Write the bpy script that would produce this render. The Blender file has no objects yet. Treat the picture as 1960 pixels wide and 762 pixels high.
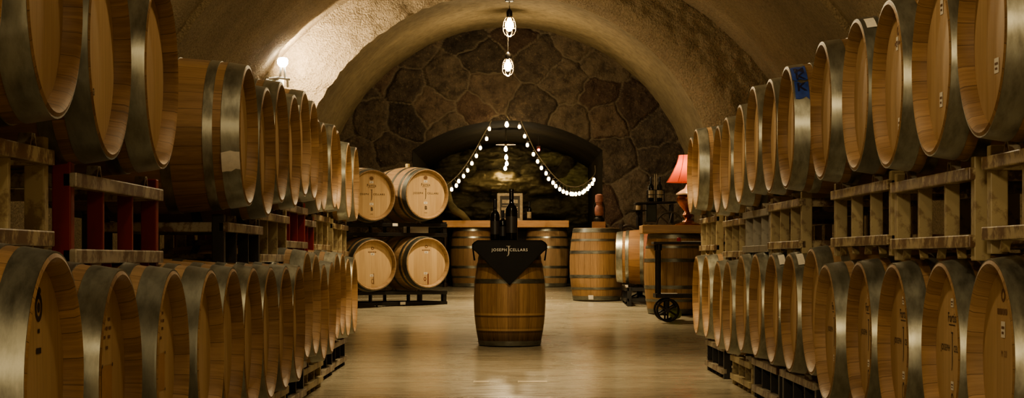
import bpy, bmesh, math, random
import numpy as np
from mathutils import Vector, Matrix, noise

random.seed(7)
C = bpy.context.scene.collection
PI = math.pi
S = 3800.0 / 3500.0          # depth scale (depths below are noted in "Y35" units)
H = 0.89                     # eye height
VX, VY = 983.0, 495.0        # vanishing point of the aisle in the photograph


def P(px, py, Y):
    return Vector(((px - VX) * Y / 3500.0, Y * S, H - (py - VY) * Y / 3500.0))


FL = [(-8, 0), (16.6, 0), (18, .046), (19, .105), (20.3, .185), (21.3, .247), (22.3, .297), (23.6, .352), (26, .41), (29, .45), (33, .47)]


def floorz(Y):
    return float(np.interp(Y, [a for a, b in FL], [b for a, b in FL]))


# ------------------------------------------------------------------ materials
class N:
    def __init__(self, name):
        self.m = bpy.data.materials.new(name)
        self.m.use_nodes = True
        self.t = self.m.node_tree
        self.b = self.t.nodes['Principled BSDF']

    def n(self, typ, **kw):
        nd = self.t.nodes.new(typ)
        for k, v in kw.items():
            if k.startswith('i_'):
                nd.inputs[k[2:]].default_value = v
            else:
                setattr(nd, k, v)
        return nd

    def l(self, a, b):
        self.t.links.new(a, b)

    def math(self, op, a, b=None, clamp=False):
        nd = self.n('ShaderNodeMath', operation=op, use_clamp=clamp)
        for i, v in enumerate((a, b)):
            if v is None:
                continue
            if isinstance(v, (int, float)):
                nd.inputs[i].default_value = v
            else:
                self.l(v, nd.inputs[i])
        return nd.outputs[0]

    def mix(self, f, a, b, mode='MIX'):
        nd = self.n('ShaderNodeMix', data_type='RGBA', blend_type=mode)
        for i, v in ((0, f), (6, a), (7, b)):
            if isinstance(v, (int, float)):
                nd.inputs[i].default_value = v
            elif isinstance(v, (tuple, list)):
                nd.inputs[i].default_value = (*v, 1)
            else:
                self.l(v, nd.inputs[i])
        return nd.outputs[2]

    def coord(self, which='Object'):
        return self.n('ShaderNodeTexCoord').outputs[which]

    def scale(self, v, sx, sy, sz):
        nd = self.n('ShaderNodeMapping')
        nd.inputs['Scale'].default_value = (sx, sy, sz)
        self.l(v, nd.inputs['Vector'])
        return nd.outputs[0]

    def noise(self, v, sc, det=3, rough=.55, dist=0):
        nd = self.n('ShaderNodeTexNoise')
        nd.inputs['Scale'].default_value = sc
        nd.inputs['Detail'].default_value = det
        nd.inputs['Roughness'].default_value = rough
        nd.inputs['Distortion'].default_value = dist
        if v is not None:
            self.l(v, nd.inputs['Vector'])
        return nd.outputs['Fac']

    def ramp(self, f, stops):
        nd = self.n('ShaderNodeValToRGB')
        e = nd.color_ramp.elements
        while len(e) < len(stops):
            e.new(.5)
        for k, (p, c) in enumerate(stops):
            e[k].position = p
            e[k].color = (*c, 1) if isinstance(c, (tuple, list)) else (c, c, c, 1)
        self.l(f, nd.inputs[0])
        return nd.outputs[0]

    def bump(self, h, strength=.3, dist=.02):
        nd = self.n('ShaderNodeBump')
        nd.inputs['Strength'].default_value = strength
        nd.inputs['Distance'].default_value = dist
        self.l(h, nd.inputs['Height'])
        self.l(nd.outputs[0], self.b.inputs['Normal'])

    def base(self, c):
        if isinstance(c, (tuple, list)):
            self.b.inputs['Base Color'].default_value = (*c, 1)
        else:
            self.l(c, self.b.inputs['Base Color'])

    def set(self, **kw):
        for k, v in kw.items():
            k = k.replace('_', ' ')
            if isinstance(v, (int, float)):
                self.b.inputs[k].default_value = v
            elif isinstance(v, (tuple, list)):
                self.b.inputs[k].default_value = (*v, 1)
            else:
                self.l(v, self.b.inputs[k])
        return self


def simple(name, c, rough=.5, metal=0.0, var=.15, sc=8, bump=0, **kw):
    a = N(name)
    co = a.coord()
    nz = a.noise(co, sc, 4)
    lo = tuple(max(0, x * (1 - var)) for x in c)
    hi = tuple(x * (1 + var) for x in c)
    a.base(a.ramp(nz, [(.3, lo), (.7, hi)]))
    a.set(Roughness=rough, Metallic=metal)
    if bump:
        a.bump(nz, bump, .01)
    for k, v in kw.items():
        a.set(**{k: v})
    return a.m


def stave_mat(name, c_lo, c_hi, n=26, stain=None, aged=0.0):
    a = N(name)
    co = a.coord()
    sep = a.n('ShaderNodeSeparateXYZ')
    a.l(co, sep.inputs[0])
    ang = a.math('ARCTAN2', sep.outputs[1], sep.outputs[0])
    u = a.math('MULTIPLY', ang, n / (2 * PI))
    fl = a.math('FLOOR', u)
    fr = a.math('FRACT', u)
    oi = a.n('ShaderNodeObjectInfo')
    wn = a.n('ShaderNodeTexWhiteNoise', noise_dimensions='2D')
    cb = a.n('ShaderNodeCombineXYZ')
    a.l(fl, cb.inputs[0])
    a.l(oi.outputs['Random'], cb.inputs[1])
    a.l(cb.outputs[0], wn.inputs['Vector'])
    cg = a.n('ShaderNodeCombineXYZ')
    a.l(a.math('MULTIPLY', ang, 14), cg.inputs[0])
    a.l(a.math('MULTIPLY', sep.outputs[2], 2.2), cg.inputs[1])
    a.l(a.math('MULTIPLY', oi.outputs['Random'], 40), cg.inputs[2])
    gr = a.noise(cg.outputs[0], 2.2, 6, .65, .6)
    big = a.noise(cg.outputs[0], .35, 2)
    t = a.math('ADD', a.math('MULTIPLY', gr, .85), a.math('MULTIPLY', wn.outputs['Value'], .24))
    t = a.math('ADD', t, a.math('MULTIPLY', a.math('SUBTRACT', oi.outputs['Random'], .5), .22))
    col = a.ramp(t, [(.25, c_lo), (.85, c_hi)])
    # knots and stain
    kn = a.noise(cg.outputs[0], 1.1, 1, .3)
    col = a.mix(a.math('MULTIPLY', a.math('GREATER_THAN', kn, .78), .6), col, tuple(x * .35 for x in c_lo))
    col = a.mix(a.math('MULTIPLY', a.ramp(big, [(.35, 0.0), (.75, 1.0)]), .3 + aged * .4), col, tuple(x * .55 for x in c_lo), 'MIX')
    line = a.math('LESS_THAN', a.math('ABSOLUTE', a.math('SUBTRACT', fr, .5)), .482)
    col = a.mix(a.math('MULTIPLY', a.math('SUBTRACT', 1.0, line), .55 + .3 * aged), col, (.03, .017, .006))
    if stain:                       # [(z, halfwidth, colour, amount)] bands on the staves
        for z, hw, cc, am in stain:
            d = a.math('DIVIDE', a.math('ABSOLUTE', a.math('SUBTRACT', sep.outputs[2], z)), hw)
            f = a.math('MULTIPLY', a.math('SUBTRACT', 1.0, a.math('MULTIPLY', d, d), True), a.math('ADD', a.math('MULTIPLY', gr, am * 1.4), am * .2), True)
            col = a.mix(f, col, cc)
    a.base(col)
    a.set(Roughness=a.math('ADD', a.math('MULTIPLY', gr, .2), .42))
    a.b.inputs['Specular IOR Level'].default_value = .35
    a.bump(a.math('ADD', gr, a.math('MULTIPLY', line, .6)), .22, .004)
    return a.m


def head_mat(name, c_lo, c_hi):
    a = N(name)
    co = a.coord()
    sep = a.n('ShaderNodeSeparateXYZ')
    a.l(co, sep.inputs[0])
    oi = a.n('ShaderNodeObjectInfo')
    u = a.math('ADD', a.math('DIVIDE', sep.outputs[1], .083), a.math('MULTIPLY', oi.outputs['Random'], 7))
    fl = a.math('FLOOR', u)
    fr = a.math('FRACT', u)
    wn = a.n('ShaderNodeTexWhiteNoise', noise_dimensions='2D')
    cb = a.n('ShaderNodeCombineXYZ')
    a.l(fl, cb.inputs[0])
    a.l(oi.outputs['Random'], cb.inputs[1])
    a.l(cb.outputs[0], wn.inputs['Vector'])
    cg = a.n('ShaderNodeCombineXYZ')
    a.l(a.math('MULTIPLY', sep.outputs[1], 34), cg.inputs[0])
    a.l(a.math('MULTIPLY', sep.outputs[0], 2.0), cg.inputs[1])
    a.l(a.math('ADD', a.math('MULTIPLY', oi.outputs['Random'], 60), a.math('MULTIPLY', wn.outputs['Value'], 9)), cg.inputs[2])
    gr = a.noise(cg.outputs[0], 1.6, 5, .6, .4)
    t = a.math('ADD', a.math('MULTIPLY', gr, .7), a.math('MULTIPLY', wn.outputs['Value'], .3))
    t = a.math('ADD', t, a.math('MULTIPLY', a.math('SUBTRACT', oi.outputs['Random'], .5), .2))
    col = a.ramp(t, [(.25, c_lo), (.85, c_hi)])
    line = a.math('LESS_THAN', a.math('ABSOLUTE', a.math('SUBTRACT', fr, .5)), .49)
    col = a.mix(a.math('MULTIPLY', a.math('SUBTRACT', 1.0, line), .4), col, (.08, .04, .015))
    a.base(col)
    a.set(Roughness=.5)
    a.b.inputs['Specular IOR Level'].default_value = .3
    a.bump(gr, .12, .003)
    return a.m


def hoop_mat(name, c, rough=.38, dirt=.5):
    a = N(name)
    co = a.coord()
    oi = a.n('ShaderNodeObjectInfo')
    nz = a.noise(a.scale(co, 1, 1, 3), 9, 5, .65)
    n2 = a.noise(co, 45, 3)
    lo = tuple(x * (1 - dirt) for x in c)
    col = a.ramp(nz, [(.3, lo), (.62, c)])
    col = a.mix(a.math('MULTIPLY', oi.outputs['Random'], .35), col, tuple(x * .55 for x in c))
    a.base(col)
    a.set(Metallic=.85, Roughness=a.math('ADD', a.math('MULTIPLY', nz, .22), rough - .1))
    a.bump(n2, .08, .002)
    return a.m


def paint_mat(name, c, rust=.35, rough=.45, metal=0.0, rc=(.09, .035, .012)):
    a = N(name)
    co = a.coord()
    oi = a.n('ShaderNodeObjectInfo')
    nz = a.noise(co, 6, 6, .7)
    n2 = a.noise(co, 30, 4, .7)
    oc = a.mix(a.math('MULTIPLY', oi.outputs['Random'], .3), c, tuple(x * .62 for x in c))
    f = a.ramp(a.math('ADD', a.math('MULTIPLY', nz, .65), a.math('MULTIPLY', n2, .35)), [(.62 - rust * .3, 0.0), (.66 - rust * .22, 1.0)])
    col = a.mix(a.math('MULTIPLY', f, min(1, rust * 1.6)), oc, rc)
    a.base(col)
    a.set(Roughness=rough, Metallic=metal)
    a.bump(n2, .12, .003)
    return a.m


def emit(name, c, strength, base=(1, .9, .7)):
    a = N(name)
    a.base(base)
    a.b.inputs['Emission Color'].default_value = (*c, 1)
    a.b.inputs['Emission Strength'].default_value = strength
    a.m.cycles.emission_sampling = 'NONE'
    return a.m


M = {}
M['stave'] = stave_mat('oak_staves', (.17, .095, .044), (.42, .265, .138))
M['stave_light'] = stave_mat('pale_oak_staves', (.22, .133, .068), (.47, .315, .178))
M['stave_old'] = stave_mat('weathered_oak_staves', (.25, .145, .07), (.54, .35, .18), n=20, aged=.7,
                           stain=[(-.41, .16, (.022, .012, .006), .9), (-.135, .014, (.5, .33, .17), .75), (-.285, .014, (.5, .33, .17), .7),
                                  (-.155, .012, (.04, .02, .01), .8), (-.305, .014, (.04, .02, .01), .8)])
M['stave_wine'] = stave_mat('wine_stained_oak_staves', (.22, .11, .05), (.48, .27, .13),
                            stain=[(.02, .12, (.45, .10, .09), .8)])
M['head'] = head_mat('oak_head', (.41, .27, .145), (.59, .42, .245))
M['hoop'] = hoop_mat('galvanized_hoop', (.37, .37, .315), .34)
M['hoop_dull'] = hoop_mat('dull_hoop', (.26, .26, .22), .44)
M['beige'] = paint_mat('beige_rack_paint', (.42, .345, .205), .33)
M['beige_rail'] = paint_mat('beige_rail_paint', (.48, .40, .255), .55, .35)
M['red'] = paint_mat('red_rack_paint', (.26, .012, .014), .1)
M['black'] = paint_mat('black_rack_paint', (.012, .011, .010), .1, .4)
M['worn'] = paint_mat('worn_steel_rail', (.42, .37, .28), .5, .4, .25)
M['grey'] = paint_mat('galvanized_rack', (.34, .32, .27), .3, .42, .6, (.12, .1, .08))
M['ink'] = simple('burnt_ink', (.035, .02, .012), .8)
M['faint_ink'] = simple('faded_ink', (.17, .09, .045), .8)
M['paper'] = simple('white_paper_label', (.72, .68, .6), .7, var=.06, sc=60)
M['blue_tape'] = simple('blue_tape', (.025, .07, .33), .5, var=.3, sc=25)
M['tape_ink'] = simple('tape_marker', (.01, .012, .05), .6)
M['bung'] = simple('bung_silicone', (.5, .38, .18), .6)
M['cloth'] = simple('black_cloth', (.006, .0055, .005), .85, sc=200, bump=.2)
M['logo'] = simple('white_print', (.62, .60, .56), .7, var=.03)
M['logo_grey'] = simple('grey_print', (.42, .39, .34), .7, var=.03)
M['bottle'] = simple('dark_glass', (.004, .004, .003), .06, var=0)
M['capsule'] = simple('black_capsule', (.006, .005, .005), .25, var=0)
M['bottle_label'] = simple('dark_bottle_label', (.03, .027, .025), .4)
M['board'] = None
M['iron'] = simple('dark_iron', (.018, .015, .012), .5, .6, var=.4, sc=20)
M['dark_wood'] = simple('dark_wood', (.035, .02, .01), .5, var=.4, sc=14)
M['socket'] = simple('dark_socket', (.03, .025, .02), .4, .3)
M['cage'] = simple('bulb_cage_metal', (.55, .45, .3), .35, .8)
M['bulb'] = emit('lit_bulb', (1, .72, .36), 34)
M['fairy'] = emit('lit_string_bulb', (1, .76, .42), 8)
M['flood'] = emit('lit_floodlight', (1, .92, .75), 40)
M['led'] = emit('red_indicator', (1, .02, .01), 25, (.8, .05, .03))
M['white'] = simple('white_fixture', (.75, .72, .65), .4, var=.03)
M['wire'] = simple('string_wire', (.09, .07, .04), .5)
M['copper'] = simple('copper_urn', (.30, .11, .05), .25, .8, var=.35, sc=12)
M['cream'] = simple('cream_glass', (.75, .62, .42), .25)
M['red_shade'] = None
M['red_candle'] = simple('red_wax', (.35, .02, .03), .4)
M['wax'] = simple('old_wax', (.33, .23, .12), .6)
M['grey_wood'] = simple('grey_washed_wood', (.36, .29, .19), .7, var=.3, sc=25)
M['dark_print'] = simple('dark_picture', (.045, .035, .022), .6)
M['lantern_red'] = simple('faded_red_lantern', (.24, .10, .07), .6, var=.4, sc=18)
M['green_bag'] = simple('yellow_green_plastic', (.30, .34, .05), .5)
M['pale_strip'] = simple('pale_floor_strip', (.46, .39, .27), .5, var=.1, sc=10)


def plank_mat(name, c_lo, c_hi, axis=0):
    a = N(name)
    co = a.coord()
    sc = [18, 18, 18]
    sc[axis] = 1.6
    g = a.noise(a.scale(co, *sc), 1.5, 5, .6, .8)
    a.base(a.ramp(g, [(.3, c_lo), (.72, c_hi)]))
    a.set(Roughness=.45)
    a.bump(g, .12, .004)
    return a.m


M['board'] = plank_mat('pine_counter', (.40, .19, .065), (.58, .31, .125))
M['board2'] = plank_mat('oak_board', (.26, .14, .06), (.42, .25, .11))
M['old_box'] = plank_mat('old_box_wood', (.20, .095, .045), (.33, .17, .08))

a = N('red_lamp_shade')
a.base((.62, .10, .075))
a.b.inputs['Roughness'].default_value = .8
tr = a.n('ShaderNodeBsdfTranslucent')
tr.inputs[0].default_value = (.82, .17, .10, 1)
mx = a.n('ShaderNodeMixShader')
mx.inputs[0].default_value = .6
a.l(a.b.outputs[0], mx.inputs[1])
a.l(tr.outputs[0], mx.inputs[2])
a.l(mx.outputs[0], a.t.nodes['Material Output'].inputs[0])
M['red_shade'] = a.m


def concrete(name, lo, hi, bsc, bstr, fine=70, bd=.03):
    a = N(name)
    co = a.coord()
    n1 = a.noise(co, .9, 4, .6)
    n2 = a.noise(co, bsc, 5, .7)
    n3 = a.noise(co, fine, 3, .6)
    v = a.n('ShaderNodeTexVoronoi')
    v.inputs['Scale'].default_value = bsc * 1.5
    a.l(co, v.inputs['Vector'])
    col = a.ramp(n1, [(.3, lo), (.7, hi)])
    pit = a.ramp(n2, [(.35, 0.0), (.6, 1.0)])
    col = a.mix(a.math('MULTIPLY', a.math('SUBTRACT', 1.0, pit), .5), col, tuple(x * .45 for x in lo))
    a.base(col)
    a.set(Roughness=.92)
    a.b.inputs['Specular IOR Level'].default_value = .2
    h = a.math('ADD', a.math('MULTIPLY', n2, 1.0), a.math('MULTIPLY', n3, .25))
    h = a.math('SUBTRACT', h, a.math('MULTIPLY', v.outputs['Distance'], .4))
    a.bump(h, bstr, bd)
    return a.m


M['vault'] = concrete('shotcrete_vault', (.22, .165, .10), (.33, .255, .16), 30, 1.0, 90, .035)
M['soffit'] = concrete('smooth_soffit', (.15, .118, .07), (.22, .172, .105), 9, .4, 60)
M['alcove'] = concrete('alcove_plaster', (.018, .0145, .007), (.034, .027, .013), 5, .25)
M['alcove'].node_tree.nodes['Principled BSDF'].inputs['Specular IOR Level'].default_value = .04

# floor
a = N('polished_concrete')
co = a.coord()
n1 = a.noise(a.scale(co, .6, 1.2, 1), 1.3, 6, .62)
n2 = a.noise(a.scale(co, 1.2, 5, 1), 2.2, 5, .65, .6)
n3 = a.noise(co, 30, 3)
t = a.math('ADD', a.math('MULTIPLY', n1, .55), a.math('MULTIPLY', n2, .45))
col = a.ramp(t, [(.32, (.28, .24, .17)), (.5, (.41, .365, .27)), (.68, (.52, .47, .36))])
sepf = a.n('ShaderNodeSeparateXYZ')
a.l(co, sepf.inputs[0])
joint = a.math('LESS_THAN', a.math('ABSOLUTE', a.math('SUBTRACT', a.math('FRACT', a.math('DIVIDE', sepf.outputs[1], 4.6)), .26)), .0012)
col = a.mix(a.math('MULTIPLY', joint, .6), col, (.08, .06, .035))
a.base(col)
a.set(Roughness=a.math('ADD', a.math('MULTIPLY', n2, .22), .10))
a.b.inputs['Specular IOR Level'].default_value = .5
wv = a.noise(a.scale(co, 1.6, 3.0, 1), 3.0, 3, .5)
a.bump(a.math('ADD', wv, a.math('MULTIPLY', n3, .06)), .17, .02)
M['floor'] = a.m

# stone wall (tones from the mesh's own attribute)
a = N('fieldstone')
at = a.n('ShaderNodeAttribute', attribute_name='stone')
sp = a.n('ShaderNodeSeparateColor')
a.l(at.outputs['Color'], sp.inputs[0])
co = a.coord()
n1 = a.noise(co, 5, 6, .7)
n2 = a.noise(co, 28, 4, .7)
tone = a.math('ADD', a.math('MULTIPLY', sp.outputs[0], .35), a.math('MULTIPLY', n1, .8))
col = a.ramp(tone, [(.3, (.016, .012, .008)), (.56, (.060, .044, .029)), (.88, (.15, .113, .074))])
col = a.mix(a.math('MULTIPLY', sp.outputs[2], .4), col, (.085, .040, .026))
col = a.mix(a.math('MULTIPLY', a.ramp(n2, [(.55, 0.0), (.68, 1.0)]), .45), col, (.20, .145, .09))
col = a.mix(a.math('MULTIPLY', a.ramp(n1, [(.3, 1.0), (.48, 0.0)]), .6), col, (.022, .015, .009))
mort = a.math('MULTIPLY', sp.outputs[1], .85)
col = a.mix(mort, col, (.15, .12, .08))
a.base(col)
a.set(Roughness=.8)
a.b.inputs['Specular IOR Level'].default_value = .3
a.bump(a.math('ADD', n1, a.math('MULTIPLY', n2, .6)), 1.0, .04)
M['stone'] = a.m

# painted rock at the back of the alcove
a = N('olive_rock')
at = a.n('ShaderNodeAttribute', attribute_name='stone')
sp = a.n('ShaderNodeSeparateColor')
a.l(at.outputs['Color'], sp.inputs[0])
co = a.coord()
n1 = a.noise(a.scale(co, 1, 1, 2.6), 3.5, 6, .65, .5)
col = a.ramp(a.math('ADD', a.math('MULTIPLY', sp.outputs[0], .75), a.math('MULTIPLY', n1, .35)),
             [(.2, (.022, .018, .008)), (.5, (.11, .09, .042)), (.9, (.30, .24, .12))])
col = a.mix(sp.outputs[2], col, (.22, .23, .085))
a.base(col)
a.set(Roughness=.85)
a.bump(n1, .4, .03)
M['rock'] = a.m


# ------------------------------------------------------------------ geometry helpers
def mesh_obj(name, me, mat, parent=None, M_=None):
    o = bpy.data.objects.new(name, me)
    C.objects.link(o)
    if mat is not None:
        if not me.materials:
            me.materials.append(mat)
        elif me.materials[0] != mat:
            o.material_slots[0].link = 'OBJECT'
            o.material_slots[0].material = mat
    if parent is not None:
        o.parent = parent
    if M_ is not None:
        if parent is None:
            o.matrix_world = M_
        else:
            o.matrix_basis = M_
    return o


def bm_mesh(bm, name, smooth=False, angle=35):
    bmesh.ops.recalc_face_normals(bm, faces=bm.faces)
    me = bpy.data.meshes.new(name)
    bm.to_mesh(me)
    bm.free()
    if smooth:
        me.polygons.foreach_set('use_smooth', [True] * len(me.polygons))
        me.set_sharp_from_angle(angle=math.radians(angle))
    return me


def add_box(bm, c, s, R=None, bevel=0.0):
    r = bmesh.ops.create_cube(bm, size=1.0)
    vs = r['verts']
    for v in vs:
        q = Vector((v.co.x * s[0], v.co.y * s[1], v.co.z * s[2]))
        v.co = (R @ q if R is not None else q) + Vector(c)
    if bevel:
        es = list({e for v in vs for e in v.link_edges})
        bmesh.ops.bevel(bm, geom=es, offset=bevel, segments=2, profile=.6, affect='EDGES')
    return vs


def box_mesh(name, s, bevel=.004, c=(0, 0, 0)):
    bm = bmesh.new()
    add_box(bm, c, s, None, bevel)
    return bm_mesh(bm, name)


def add_lathe(bm, prof, seg=32, close=True, axis_off=(0, 0), caps=True):
    rings = []
    for r, z in prof:
        if r < 1e-5:
            rings.append([bm.verts.new((axis_off[0], axis_off[1], z))])
        else:
            rings.append([bm.verts.new((axis_off[0] + r * math.cos(2 * PI * k / seg), axis_off[1] + r * math.sin(2 * PI * k / seg), z)) for k in range(seg)])
    for A, B in zip(rings, rings[1:]):
        for k in range(seg):
            k2 = (k + 1) % seg
            if len(A) == 1 and len(B) == 1:
                continue
            if len(A) == 1:
                bm.faces.new((A[0], B[k], B[k2]))
            elif len(B) == 1:
                bm.faces.new((A[k], A[k2], B[0]))
            else:
                bm.faces.new((A[k], A[k2], B[k2], B[k]))
    return rings


def lathe_mesh(name, prof, seg=32, angle=35):
    bm = bmesh.new()
    add_lathe(bm, prof, seg)
    return bm_mesh(bm, name, True, angle)


def add_tube(bm, pts, r, seg=8, closed=False):
    pts = [Vector(p) for p in pts]
    n = len(pts)
    rings = []
    prev = None
    for i, p in enumerate(pts):
        if closed:
            d = pts[(i + 1) % n] - pts[i - 1]
        else:
            d = pts[min(i + 1, n - 1)] - pts[max(i - 1, 0)]
        d.normalize()
        if prev is None:
            u = d.orthogonal().normalized()
        else:
            u = (prev - d * prev.dot(d)).normalized()
        prev = u
        w = d.cross(u)
        rr = r[i] if isinstance(r, (list, tuple)) else r
        rings.append([bm.verts.new(p + (u * math.cos(2 * PI * k / seg) + w * math.sin(2 * PI * k / seg)) * rr) for k in range(seg)])
    lim = n if closed else n - 1
    for i in range(lim):
        A, B = rings[i], rings[(i + 1) % n]
        for k in range(seg):
            k2 = (k + 1) % seg
            bm.faces.new((A[k], A[k2], B[k2], B[k]))
    if not closed:
        bm.faces.new(rings[0][::-1])
        bm.faces.new(rings[-1])


def tube_mesh(name, pts, r, seg=8, closed=False):
    bm = bmesh.new()
    add_tube(bm, pts, r, seg, closed)
    return bm_mesh(bm, name, True, 50)


def grid_mesh(name, rows, smooth=True, angle=60, closed=False):
    """rows: list of lists of points -> quad sheet"""
    m, n = len(rows), len(rows[0])
    vs = [tuple(p) for r in rows for p in r]
    fs = [(i * n + j, i * n + j + 1, (i + 1) * n + j + 1, (i + 1) * n + j) for i in range(m - 1) for j in range(n - 1)]
    me = bpy.data.meshes.new(name)
    me.from_pydata(vs, [], fs)
    me.update()
    if smooth:
        me.polygons.foreach_set('use_smooth', [True] * len(me.polygons))
        me.set_sharp_from_angle(angle=math.radians(angle))
    return me


def empty(name, label, cat, loc=(0, 0, 0), group=None, M_=None):
    o = bpy.data.objects.new(name, None)
    o.empty_display_size = .1
    C.objects.link(o)
    if M_ is not None:
        o.matrix_world = M_
    else:
        o.location = loc
    o['label'] = label
    o['category'] = cat
    if group:
        o['group'] = group
    return o


def struct(name, me, mat, label=None):
    o = mesh_obj(name, me, mat)
    o['kind'] = 'structure'
    if label:
        o['label'] = label
        o['category'] = name.split('_')[0]
    return o


def frame_m(origin, x, y, z):
    m = Matrix.Identity(4)
    for i in range(3):
        m[i][0], m[i][1], m[i][2], m[i][3] = x[i], y[i], z[i], origin[i]
    return m


_txt = {}


def text_geo(s, size, spacing=1.0, bold=0.0):
    """flat lettering centred on the origin: (verts, faces)"""
    cu = bpy.data.curves.new('lettering', 'FONT')
    cu.body = s
    cu.size = size
    cu.space_character = spacing
    cu.resolution_u = 3
    cu.offset = bold
    cu.align_x = 'CENTER'
    cu.align_y = 'CENTER'
    ob = bpy.data.objects.new('lettering', cu)
    C.objects.link(ob)
    bpy.context.view_layer.update()
    dg = bpy.context.evaluated_depsgraph_get()
    me = bpy.data.meshes.new_from_object(ob.evaluated_get(dg))
    vs = [v.co.copy() for v in me.vertices]
    fs = [tuple(p.vertices) for p in me.polygons]
    bpy.data.objects.remove(ob)
    bpy.data.meshes.remove(me)
    bpy.data.curves.remove(cu)
    return vs, fs


def add_geo(bm, geo, f):
    vs = [bm.verts.new(f(v)) for v in geo[0]]
    for p in geo[1]:
        try:
            bm.faces.new([vs[i] for i in p])
        except ValueError:
            pass


def J_geo(w, h):
    """a tall narrow serif J with a tapering tail"""
    pts = [(-.55, 1.0), (.55, 1.0), (.55, .93), (.28, .90), (.28, -.35), (.20, -.65), (.02, -.88), (-.35, -1.0), (-.42, -.95), (-.18, -.80), (-.10, -.62), (-.06, -.35), (-.06, .90), (-.55, .93)]
    vs = [Vector((x * w / 1.1, y * h / 2, 0)) for x, y in pts]
    quads = [(0, 13, 12, 3, 2, 1), (12, 11, 4, 3), (11, 10, 5, 4), (10, 9, 6, 5), (9, 8, 7, 6)]
    return vs, quads


def rect_geo(cx, cy, w, h):
    return [Vector((cx + sx * w / 2, cy + sy * h / 2, 0)) for sx, sy in ((-1, -1), (1, -1), (1, 1), (-1, 1))], [(0, 1, 2, 3)]


def ellipse_geo(cx, cy, w, h, hole=0.0, n=24):
    vs, fs = [], []
    for k in range(n):
        c, s = math.cos(2 * PI * k / n), math.sin(2 * PI * k / n)
        vs.append(Vector((cx + c * w / 2, cy + s * h / 2, 0)))
    if not hole:
        return vs, [tuple(range(n))]
    for k in range(n):
        c, s = math.cos(2 * PI * k / n), math.sin(2 * PI * k / n)
        vs.append(Vector((cx + c * w / 2 * hole, cy + s * h / 2 * hole, 0)))
    return vs, [(k, (k + 1) % n, n + (k + 1) % n, n + k) for k in range(n)]


# ------------------------------------------------------------------ barrels
SEG = 56
INSET = .046


class Cask:
    """shared meshes of one size of barrel, axis along local z, centre at the origin"""

    def __init__(self, L, rim, bilge, hoops, thick=.027):
        self.L, self.rim, self.bilge = L, rim, bilge
        self.R = lambda z: bilge - (bilge - rim) * (2 * z / L) ** 2
        h = L / 2
        out = [(self.R(-h + L * k / 24), -h + L * k / 24) for k in range(25)]
        ch = .006
        prof = [(rim - thick - .004, -h + INSET + .004), (rim - thick + .005, -h + .012), (rim - ch - .005, -h)]
        prof += [(self.R(-h + ch) - .002, -h + ch * .6)] + out[1:-1] + [(self.R(h - ch) - .002, h - ch * .6)]
        prof += [(rim - ch - .005, h), (rim - thick + .005, h - .012), (rim - thick - .004, h - INSET - .004)]
        self.staves = lathe_mesh('staves', prof, SEG, 30)
        rh = rim - thick + .001
        self.rh = rh
        self.head = lathe_mesh('barrel_head', [(0, h - INSET), (rh - .02, h - INSET), (rh - .004, h - INSET - .003), (rh - .004, h - INSET - .02), (0, h - INSET - .02)], SEG, 30)
        self.hoops = []
        for a_, b_ in hoops:          # distances from the head end
            z0, z1 = h - b_, h - a_
            n = 4
            pr = [(self.R(z0) - .004, z0)] + [(self.R(z0 + (z1 - z0) * k / n) + .0035, z0 + (z1 - z0) * k / n + (.0005 if k == 0 else 0)) for k in range(n + 1)] + [(self.R(z1) - .004, z1)]
            self.hoops.append(lathe_mesh('hoop', pr, SEG, 30))
        self.hz = hoops


ROW = Cask(.95, .308, .349, [(.004, .082), (.118, .160), (.300, .345)])
STAND = Cask(.93, .300, .350, [(.004, .058), (.140, .170), (.290, .330)])
OLD = Cask(.885, .298, .350, [(.004, .05), (.085, .125), (.235, .278)])
FLIP = Matrix.Rotation(PI, 4, 'X')
SUFFIX = {}


def barrel(cask, label, centre, axis, up, group, spin=0.0, stave='stave', hoop='hoop', lower_hoops=None, back=True):
    axis = Vector(axis).normalized()
    up = Vector(up)
    up = (up - axis * up.dot(axis)).normalized()
    y = axis.cross(up)
    root = empty('wine_barrel', label, 'barrel', group=group, M_=frame_m(centre, up, y, axis))
    mesh_obj('staves', cask.staves, M[stave], root, Matrix.Rotation(spin, 4, 'Z'))
    mesh_obj('barrel_head', cask.head, M['head'], root, Matrix.Rotation(spin * .04, 4, 'Z'))
    if back:
        mesh_obj('barrel_head', cask.head, M['head'], root, FLIP)
    for k, me in enumerate(cask.hoops):
        mesh_obj('hoop', me, M[hoop], root, Matrix.Rotation(spin * 1.7, 4, 'Z'))
        if lower_hoops is None or k in lower_hoops:
            mesh_obj('hoop', me, M[hoop], root, FLIP @ Matrix.Rotation(spin * 2.3, 4, 'Z'))
    root['_c'] = 0
    del root['_c']
    return root


def on_head(cask, geos, dz=.0012):
    """flat geometry (x to the viewer's right, y up) laid on the front head"""
    bm = bmesh.new()
    z = cask.L / 2 - INSET + dz
    for g in geos:
        add_geo(bm, g, lambda v: Vector((v.y, -v.x, z)))
    return bm_mesh(bm, 'head_print')


def shift(geo, dx, dy):
    return [Vector((v.x + dx, v.y + dy, 0)) for v in geo[0]], geo[1]


def cyl_patch(cask, d0, d1, a0, a1, dr=.0055, n=14, ragged=0.0):
    """patch curved onto the outside, d = distance from the head end, a = degrees from the top"""
    rows = []
    for i in range(n + 1):
        t = math.radians(a0 + (a1 - a0) * i / n)
        row = []
        for j in range(5):
            d = d0 + (d1 - d0) * j / 4
            if ragged and i in (0, n):
                tt = t + ragged * random.uniform(-1, 1)
            else:
                tt = t
            z = cask.L / 2 - d
            r = cask.R(z) + dr
            row.append((r * math.cos(tt), r * math.sin(tt), z))
        rows.append(row)
    return grid_mesh('paper_patch', rows)


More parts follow.
